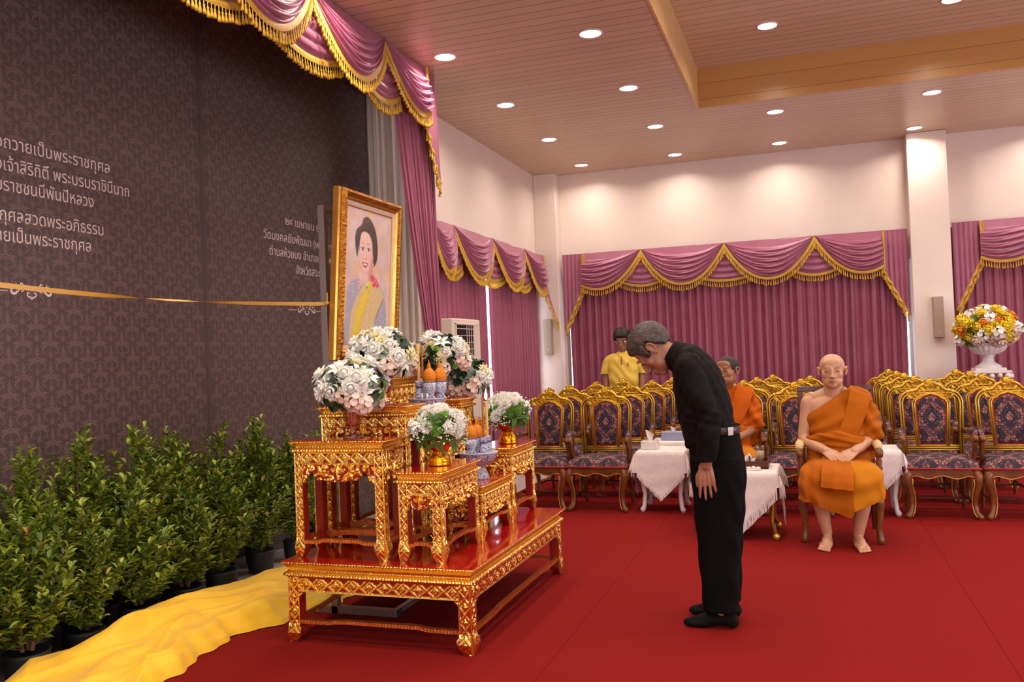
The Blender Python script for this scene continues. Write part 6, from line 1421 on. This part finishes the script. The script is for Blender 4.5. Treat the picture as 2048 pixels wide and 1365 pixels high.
# ---- seated monks (face -Y), built at the first monk's place and shifted
def fold_field(V, k=1.0):
    x, y, z = V.T; return k * (.0045 * np.sin(34 * (z * .8 + x * .9) + 5 * np.sin(7 * x + 3 * z)) + .003 * np.sin(61 * (z - x * .5) + 4 * np.sin(9 * z)))
def monk(off, label, skin, robe, hairmat=None, shoulder_bare=True, head_turn=0.0, hx=0.0):
    ox, oy = off; cx = .175
    def W(p): return (p[0] + ox, p[1] + oy, p[2])
    base = W((cx, 6.95, 0)); r = empty('person', base, 0, label, 'person')
    f = Vector((math.sin(head_turn) - .02, -math.cos(head_turn), -.06))
    M = head_M(W((.168 + hx, 6.94, 1.245)), f, (0, .03, 1), 1.05); b = MB(); head(b, M, 1.13, .007)
    limb(b, [M @ Vector((0, .02, -.06)), W((.172, 6.97, 1.10)), W((.178, 6.99, 1.02))], [.066, .072, .088])
    for s in (-1, 1): limb(b, [W((.178 + s * .03, 6.985, 1.085)), W((.178 + s * .13, 6.99, 1.04))], [.050, .050])
    loft(b, [(W((.18, 6.99, 1.06)), (.10, 0, 0), (0, .06, 0)), (W((.182, 6.985, 1.015)), (.195, 0, 0), (0, .095, 0)), (W((.182, 6.97, .90)), (.190, 0, 0), (0, .115, 0)), (W((.182, 6.95, .78)), (.182, 0, 0), (0, .13, 0)), (W((.182, 6.94, .65)), (.190, 0, 0), (0, .145, 0)), (W((.182, 6.96, .52)), (.195, 0, 0), (0, .14, 0)), (W((.182, 6.98, .48)), (.17, 0, 0), (0, .11, 0))])
    sh = {-1: (-.008, 6.985, 1.0), 1: (.375, 6.985, 1.0)}; el = {-1: (-.048, 6.93, .735), 1: (.408, 6.93, .745)}; wr_ = {-1: (.092, 6.70, .672), 1: (.285, 6.70, .668)}
    for s in (-1, 1):
        limb(b, [W(sh[s]), W(((sh[s][0] + el[s][0]) / 2 - .004 * s * -1, 6.965, .85)), W(el[s]), W(((el[s][0] + wr_[s][0]) / 2, 6.82, .70)), W(wr_[s])], [.062, .055, .046, .043, .031])
        fx = (Vector((.185 + s * .005, 6.615, .610)) - Vector(wr_[s])).normalized(); back = Vector((s * .25, -.55, .75)); zax = -fx; yax = -back; yax = (yax - zax * yax.dot(zax)).normalized(); xax = yax.cross(zax); HM = Matrix((xax, yax, zax)).transposed().to_4x4(); HM.translation = W(wr_[s])
        th = 1 if (xax.z > 0) else -1
        hand(b, HM, (.30, .32, .34, .36), th, .02, .98)
        limb(b, [W((.182 + s * .10, 6.93, .51)), W((.182 + s * .165, 6.68, .508)), W((.182 + s * .170, 6.575, .490)), W((.182 + s * .145, 6.58, .33)), W((.182 + s * .105, 6.615, .09))], [.085, .070, .056, .056, .036])
        heel = W((.182 + s * .098, 6.645, 0)); toe = W((.182 + s * .138, 6.415, 0)); foot_bare(b, heel, toe); toes(b, heel, toe, s)
    me = fuse(b, .0045, 3); V = getv(me); V[:, 2] = np.maximum(V[:, 2], .002); setv(me, V); soften_head(me, M); place(me, 'body', MT[skin], r, base)
    face_details(r, M, base, skin, 1.10, brow='brow', open_=.0022, brow_th=.0022)
    if hairmat:
        ln = (lambda y, x: np.interp(y, [-.12, -.075, -.05, -.035, -.02, .0, .025, .05, .12], [.085, .072, .060, .02, .012, .03, .03, -.03, -.05])) if hairmat == 'stubble_black' else (lambda y, x: np.where(x > .050, np.interp(y, [-.12, -.05, -.035, -.02, .0, .025, .05, .12], [.2, .12, .02, .010, .03, .03, -.03, -.05]) + .6 * np.clip(.066 - x, 0, 1), .4 - y * 3.4))
        hair(r, M, base, hairmat, .0016, ln, 'shaved_hair', wide=1.13, strand=.0)
    R_ = MT[robe]
    # robe round the trunk, left shoulder and upper arm
    b = MB()
    loft(b, [(W((.19, 6.99, 1.09)), (.11, 0, 0), (0, .075, 0)), (W((.192, 6.985, 1.035)), (.205, 0, 0), (0, .108, 0)), (W((.184, 6.965, .90)), (.205, 0, 0), (0, .133, 0)), (W((.183, 6.945, .78)), (.200, 0, 0), (0, .150, 0)), (W((.183, 6.93, .65)), (.214, 0, 0), (0, .170, 0)), (W((.183, 6.94, .55)), (.225, 0, 0), (0, .175, 0)), (W((.183, 6.96, .49)), (.20, 0, 0), (0, .13, 0))])
    limb(b, [W((.25, 6.985, 1.075)), W((.36, 6.985, 1.03))], [.075, .078])
    limb(b, [W((.368, 6.985, 1.0)), W((.398, 6.965, .88)), W((.415, 6.94, .805)), W((.420, 6.94, .775))], [.082, .086, .092, .086])
    limb(b, [W((.385, 7.0, .86)), W((.40, 7.0, .74)), W((.40, 6.99, .60))], [.06, .055, .05])
    me = fuse(b, .0065, 3); wrinkle(me, lambda V: fold_field(V - np.array((ox, oy, 0)), 2.0) + .004 * np.sin(95 * (V[:, 2] - .35 * (V[:, 0] - ox))) * np.clip((V[:, 0] - ox - .33) / .06, 0, 1))
    if shoulder_bare: slice_(me, W((-.03, 0, .915)), (-.66, 0, 1))
    else: slice_(me, W((0, 0, 1.105)), (0, 0, 1))
    place(me, 'robe', R_, r, base)
    # folded shoulder cloth laid diagonally over the chest
    A = np.array([(.29, 6.99, 1.125), (.285, 6.915, 1.105), (.268, 6.858, 1.03), (.24, 6.828, .92), (.205, 6.800, .84), (.185, 6.792, .775)]); Bq = np.array([(.425, 6.99, 1.075), (.43, 6.92, 1.06), (.408, 6.872, .99), (.372, 6.842, .89), (.335, 6.815, .82), (.31, 6.805, .765)])
    n = 30; tA = np.linspace(0, 1, n); ti = np.linspace(0, 1, len(A)); G = np.zeros((n, 12, 3))
    for i, t in enumerate(tA):
        a = np.array([np.interp(t, ti, A[:, k]) for k in range(3)]); c = np.array([np.interp(t, ti, Bq[:, k]) for k in range(3)])
        for j in range(12): s = j / 11; G[i, j] = a * (1 - s) + c * s + np.array((0, -.016 * math.sin(PI * s) - .006, .0))
    G = G + np.array((ox, oy, 0)) - np.array(base); b = MB(); b.grid(G); G2 = G + np.array((0, .014, -.004)); b.grid(G2[:, ::-1]); b.rings([np.concatenate([G[0], G2[0][::-1]]), np.concatenate([G[0], G2[0][::-1]]) + 1e-4], cap=True)
    for E0, E1 in ((G[:, 0], G2[:, 0]), (G[:, -1], G2[:, -1])): b.grid(np.stack([E0, E1], 1))
    b.grid(np.stack([G[-1], G2[-1]], 1)); b.build('shoulder_cloth', R_, r, True)
    # knotted sash
    b = MB()
    limb(b, [W((-.02, 6.888, .735)), W((.08, 6.782, .760)), W((.18, 6.750, .765)), W((.30, 6.770, .735)), W((.385, 6.888, .715))], [.030, .034, .040, .036, .028]); limb(b, [W((.14, 6.755, .785)), W((.19, 6.742, .775)), W((.27, 6.760, .755))], [.022, .034, .024]); limb(b, [W((-.02, 6.878, .68)), W((.10, 6.770, .70)), W((.20, 6.742, .715)), W((.31, 6.770, .70))], [.024, .028, .03, .022]); limb(b, [W((.10, 6.770, .69)), W((.18, 6.742, .665)), W((.275, 6.760, .672))], [.022, .028, .020])
    me = fuse(b, .006, 3); wrinkle(me, lambda V: .004 * np.sin(120 * (V[:, 2] + .25 * (V[:, 0] - ox)))); place(me, 'sash', R_, r, base)
    # skirt over thighs and knees
    def ring(c, hw, ht, tilt, n=160, dip=0.0, wave=0.0, hem=None, seed=0):
        out = []
        for j in range(n):
            a = 2 * PI * j / n; ca, sa = math.cos(a), math.sin(a); x = hw * math.copysign(abs(ca) ** .72, ca); q = ht * math.copysign(abs(sa) ** .8, sa)
            if sa > 0: q *= 1 - dip * math.exp(-(x / .075) ** 2)
            q += wave * math.sin(a * 9 + seed + 2 * math.sin(a * 3)) * (1 if sa > 0 else .5); x *= 1 + wave * .5 * math.sin(a * 7 + seed)
            z = c[2] + q * math.cos(tilt); y = c[1] + q * math.sin(tilt)
            if hem: z += hem(x)
            out.append((c[0] + x, y, z))
        return np.array(out)
    def hem(x): return np.interp(x, [-.30, -.2, -.05, .06, .075, .2, .30], [.045, .02, -.045, -.085, -.03, .02, .06])
    c_ = .182
    RR = [ring(W((c_, 6.97, .525)), .215, .105, .15), ring(W((c_, 6.85, .525)), .240, .095, .1, dip=.1), ring(W((c_, 6.70, .525)), .262, .092, .05, dip=.2), ring(W((c_, 6.585, .505)), .278, .100, -.45, wave=.003, seed=1, dip=.28), ring(W((c_, 6.545, .45)), .286, .105, -1.05, wave=.007, seed=2, dip=.30), ring(W((c_, 6.55, .385)), .288, .105, -1.5, wave=.010, seed=2.4, hem=lambda x: hem(x) * .4, dip=.26), ring(W((c_, 6.55, .305)), .292, .108, -1.55, wave=.013, seed=2.7, hem=hem, dip=.2)]
    A = np.array(RR); m = len(A); out = []
    for t in np.linspace(0, m - 1, (m - 1) * 6 + 1):
        i = min(int(t), m - 2); f_ = t - i; p0, p1, p2, p3 = A[max(i - 1, 0)], A[i], A[i + 1], A[min(i + 2, m - 1)]; out.append(.5 * ((2 * p1) + (p2 - p0) * f_ + (2 * p0 - 5 * p1 + 4 * p2 - p3) * f_ * f_ + (3 * p1 - p0 - 3 * p2 + p3) * f_ ** 3))
    out = np.array(out) - np.array(base); Nn = out - out.mean(1, keepdims=True); Nn[..., 0] *= .2; Nn /= np.linalg.norm(Nn, axis=2, keepdims=True) + 1e-9
    xx_, zz_ = out[..., 0], out[..., 2]; fr_ = np.clip((-.12 - out[..., 1]) / .2, 0, 1)
    out = out + Nn * (fr_ * (.006 * np.sin(46 * (zz_ - 1.5 * xx_ ** 2 + .12 * xx_)) * np.clip((.60 - zz_) / .1, 0, 1) + .004 * np.sin(33 * xx_ + 20 * zz_)))[..., None]
    out = list(out); b = MB(); b.rings(out, cap=False); b.m = [1 if (i // 160 > 13 and (i % 160 < 36 or i % 160 > 152)) else 0 for i in range(len(b.f))]
    b.build('skirt', [R_, MT['robe_inner']], r, True)
    # cloth hanging over the lap
    n = 26; G = np.zeros((n, 14, 3)); path = np.array([(.172, 6.80, .700), (.170, 6.72, .640), (.168, 6.62, .608), (.164, 6.520, .588), (.160, 6.440, .545), (.157, 6.405, .490), (.153, 6.395, .440)]); ti = np.linspace(0, 1, len(path))
    for i in range(n):
        t = i / (n - 1); p = np.array([np.interp(t, ti, path[:, k]) for k in range(3)])
        for j in range(14): s = j / 13 * 2 - 1; G[i, j] = p + np.array((s * (.098 + .01 * t), .010 * s * s + .004 * math.sin(s * 6), -.012 * s * t + .002 * math.sin(s * 9 + t * 5)))
    G = G + np.array((ox, oy, 0)) - np.array(base); b = MB(); b.grid(G); G2 = G + np.array((0, .010, -.008)); b.grid(G2[:, ::-1])
    for E0, E1 in ((G[:, 0], G2[:, 0]), (G[:, -1], G2[:, -1]), (G[-1], G2[-1]), (G[0], G2[0])): b.grid(np.stack([E0, E1], 1))
    b.build('lap_cloth', R_, r, True)
    return r
MT['stubble_grey'] = M_('grey_stubble', (204, 172, 150), .6); MT['stubble_black'] = M_noise('black_stubble', (34, 26, 24), (48, 38, 34), 60, .7)
monk((0, 0), 'elderly monk in an orange robe seated barefoot, hands clasped on his lap', 'skin', 'robe')
monk((-.895, .98), 'younger monk in a bright orange robe seated half hidden behind the bowing man', 'skin_tan', 'robe_bright', 'stubble_black', shoulder_bare=False, head_turn=-.45, hx=.04)
# the monk's own armchair
wc = empty('wooden_armchair', (.182, 7.02, 0), 0, 'brown wooden armchair with beige arm pads carrying the seated elderly monk', 'chair')
MT['beige_pad'] = M_noise('beige_upholstery', (206, 172, 118), (216, 184, 132), 20, .7)
b = MB(); b.box(-.265, .265, -.33, .22, .40, .46, b=.01); b.build('seat', MT['beige_pad'], wc); b = MB(); b.box(-.27, .27, -.33, .23, .34, .40, b=.006); b.build('seat_frame', MT['dark_wood'], wc)
b = MB()
for sx in (-1, 1): b.box(*sorted((sx * .235, sx * .275)), .215, .25, .40, 1.074, b=.005)
b.box(-.275, .275, .215, .25, 1.075, 1.118, b=.005); b.box(-.235, .235, .218, .246, .50, .54); b.build('back_frame', MT['dark_wood'], wc)
b = MB(); b.box(-.225, .225, .20, .245, .545, 1.065, b=.012); b.build('backrest', MT['beige_pad'], wc)
for sx in (-1, 1):
    b = MB(); b.tube([(sx * .255, .215, .66), (sx * .262, .0, .675), (sx * .270, -.20, .672), (sx * .272, -.285, .655), (sx * .272, -.30, .625)], [.022, .025, .028, .030, .024], 10)
    b.lathe([(.020, 0), (.022, .03), (.016, .05), (.024, .07), (.017, .09), (.026, .115), (.018, .14), (.024, .165), (.018, .19), (.022, .21)], (sx * .268, -.265, .42), 12); ar = b.build('armrest', MT['wood'], wc, True)
    b = MB(); b.tube([(sx * .258, .14, .690), (sx * .265, -.05, .702), (sx * .270, -.19, .700), (sx * .272, -.27, .680)], [.020, .032, .034, .022], 10); b.build('arm_pad', MT['beige_pad'], ar, True)
    b = MB(); b.tube([(sx * .255, -.295, .40), (sx * .262, -.305, .28), (sx * .248, -.29, .12), (sx * .258, -.305, .03), (sx * .262, -.31, 0)], [.034, .031, .022, .025, .027], 8); b.build('leg', MT['wood'], wc, True)
    b = MB(); b.tube([(sx * .25, .22, .40), (sx * .252, .235, .2), (sx * .255, .26, 0)], [.022, .02, .018], 6); b.build('leg', MT['dark_wood'], wc)
b = MB(); b.tube([(-.27, -.334, .395), (-.2, -.338, .375), (0, -.340, .392), (.2, -.338, .375), (.27, -.334, .395)], .006, 6); b.build('gold_edge', MT['gold_line'], wc, True)

# ---- the man in yellow standing behind the chairs
def standing_man():
    bx, by = -2.30, 11.26; base = (bx, by, 0); r = empty('person', base, 0, 'man in a yellow polo shirt and glasses standing with lowered head behind the chairs', 'person')
    M = head_M((bx + .0, by - .04, 1.605), (.02, -1, -.42), (0, -.35, 1), 1.12); b = MB(); head(b, M, 1.06, .004)
    limb(b, [M @ Vector((0, .02, -.06)), (bx, by, 1.48), (bx, by + .01, 1.42)], [.058, .06, .07])
    loft(b, [((bx, by, 1.40), (.10, 0, 0), (0, .06, 0)), ((bx, by, 1.34), (.16, 0, 0), (0, .09, 0)), ((bx, by, 1.2), (.17, 0, 0), (0, .11, 0)), ((bx, by, 1.0), (.16, 0, 0), (0, .11, 0)), ((bx, by, .86), (.165, 0, 0), (0, .11, 0))])
    for s in (-1, 1):
        limb(b, [(bx + s * .175, by, 1.345), (bx + s * .240, by, 1.12), (bx + s * .225, by - .06, .875)], [.046, .042, .032])
        HM = Matrix(((0, s, 0, 0), (-s * 0 - 1, 0, 0, 0), (0, 0, 1, 0), (0, 0, 0, 1))); HM = axes((0, -1, 0), (0, 0, 1)); HM = HM @ Matrix.Rotation(s * PI / 2, 4, 'Z'); HM.translation = Vector((bx + s * .225, by - .062, .87)); hand(b, HM, (.2, .22, .24, .3), -s, .03)
        limb(b, [(bx + s * .09, by, .86), (bx + s * .095, by, .48), (bx + s * .10, by, .08)], [.085, .058, .042])
    me = fuse(b, .006, 3); soften_head(me, M, 3); place(me, 'body', MT['skin_tan'], r, base); face_details(r, M, base, 'skin_tan', 1.06, brow='eye_dark')
    MT['black_hair'] = M_noise('black_hair', (16, 13, 13), (26, 22, 21), 60, .45, bump=.4, bscale=150)
    hair(r, M, base, 'black_hair', .024, lambda y, x: np.interp(y, [-.12, -.085, -.06, -.042, -.034, -.018, .0, .022, .040, .06, .12], [.056, .056, .050, .03, .0, .0, .030, .030, -.012, -.05, -.062]), wide=1.02, seed=4, strand=.08)
    b = MB(); g = [(s * .033 + .020 * math.cos(a), -.098 + .012 * abs(math.sin(0)), .006 + .015 * math.sin(a)) for s in (-1, 1) for a in np.linspace(0, 2 * PI, 13)]
    for k in (0, 1): b.tube([M @ Vector(p) - Vector(base) for p in g[k * 13:(k + 1) * 13]], .0016, 5)
    b.tube([M @ Vector(p) - Vector(base) for p in ((-.013, -.099, .008), (.013, -.099, .008))], .0016, 5)
    for s in (-1, 1): b.tube([M @ Vector(p) - Vector(base) for p in ((s * .053, -.095, .010), (s * .079, -.02, .012), (s * .083, .015, .006))], .0014, 5)
    b.build('glasses', MT['steel'], r, True)
    b = MB(); loft(b, [((bx, by + .005, 1.45), (.085, 0, 0), (0, .07, 0)), ((bx, by, 1.385), (.165, 0, 0), (0, .10, 0)), ((bx, by, 1.345), (.205, 0, 0), (0, .12, 0)), ((bx, by, 1.25), (.205, 0, 0), (0, .135, 0)), ((bx, by - .01, 1.08), (.200, 0, 0), (0, .145, 0)), ((bx, by, .92), (.195, 0, 0), (0, .135, 0)), ((bx, by, .82), (.19, 0, 0), (0, .125, 0))])
    for s in (-1, 1): limb(b, [(bx + s * .12, by, 1.375), (bx + s * .195, by, 1.325), (bx + s * .236, by, 1.23), (bx + s * .250, by, 1.155)], [.062, .068, .068, .066])
    me = fuse(b, .007, 3); wrinkle(me, lambda V: .004 * np.sin(42 * V[:, 2] + 7 * np.sin((V[:, 0] - bx) * 9))); cut(me, lambda C: ~((np.abs(C[:, 0] - bx) > .165) & (C[:, 2] < 1.168) & (np.abs(C[:, 0] - bx) > .20)) & (C[:, 2] > .825)); sh = place(me, 'polo_shirt', MT['yellow_shirt'], r, base)
    R = []
    for o, ra in ((.0, .092), (.022, .084), (.045, .072), (.046, .066), (.02, .07)): R.append(np.array([(ra * math.cos(a), .005 + ra * .92 * math.sin(a) - .004, 1.415 + o + .022 * math.sin(a) - (.03 if math.sin(a) < -.93 else 0)) for a in np.arange(28) * 2 * PI / 28]))
    b = MB(); b.rings(R, cap=False); b.build('collar', MT['yellow_shirt'], sh, True)
    b = MB(); b.box(-.0025, .0025, -.146, -.128, 1.28, 1.395); b.build('placket', MT['wood'], sh)
    b = MB(); b.ball((.085, -.134, 1.285), (.018, .006, .022), 12, 8); b.build('chest_emblem', MT['pet_orange'], sh, True); b = MB(); b.ball((.083, -.138, 1.300), (.010, .005, .009), 10, 6); b.build('emblem_crown', MT['blue_mark'], sh, True)
    b = MB(); loft(b, [((bx, by, .90), (.175, 0, 0), (0, .12, 0)), ((bx, by, .80), (.18, 0, 0), (0, .125, 0))])
    for s in (-1, 1): loft(b, [((bx + s * .09, by, .84), (.092, 0, 0), (0, .115, 0)), ((bx + s * .095, by, .5), (.082, 0, 0), (0, .09, 0)), ((bx + s * .10, by, .06), (.075, 0, 0), (0, .08, 0))])
    me = fuse(b, .010, 2); place(me, 'trousers', MT['black_wool'], r, base)
    for s in (-1, 1):
        b = MB(); limb(b, [(s * .10, .05, .035), (s * .105, -.06, .035), (s * .11, -.17, .025)], [.036, .038, .022]); b.build('sock', MT['black_cloth'], r, True)
standing_man()
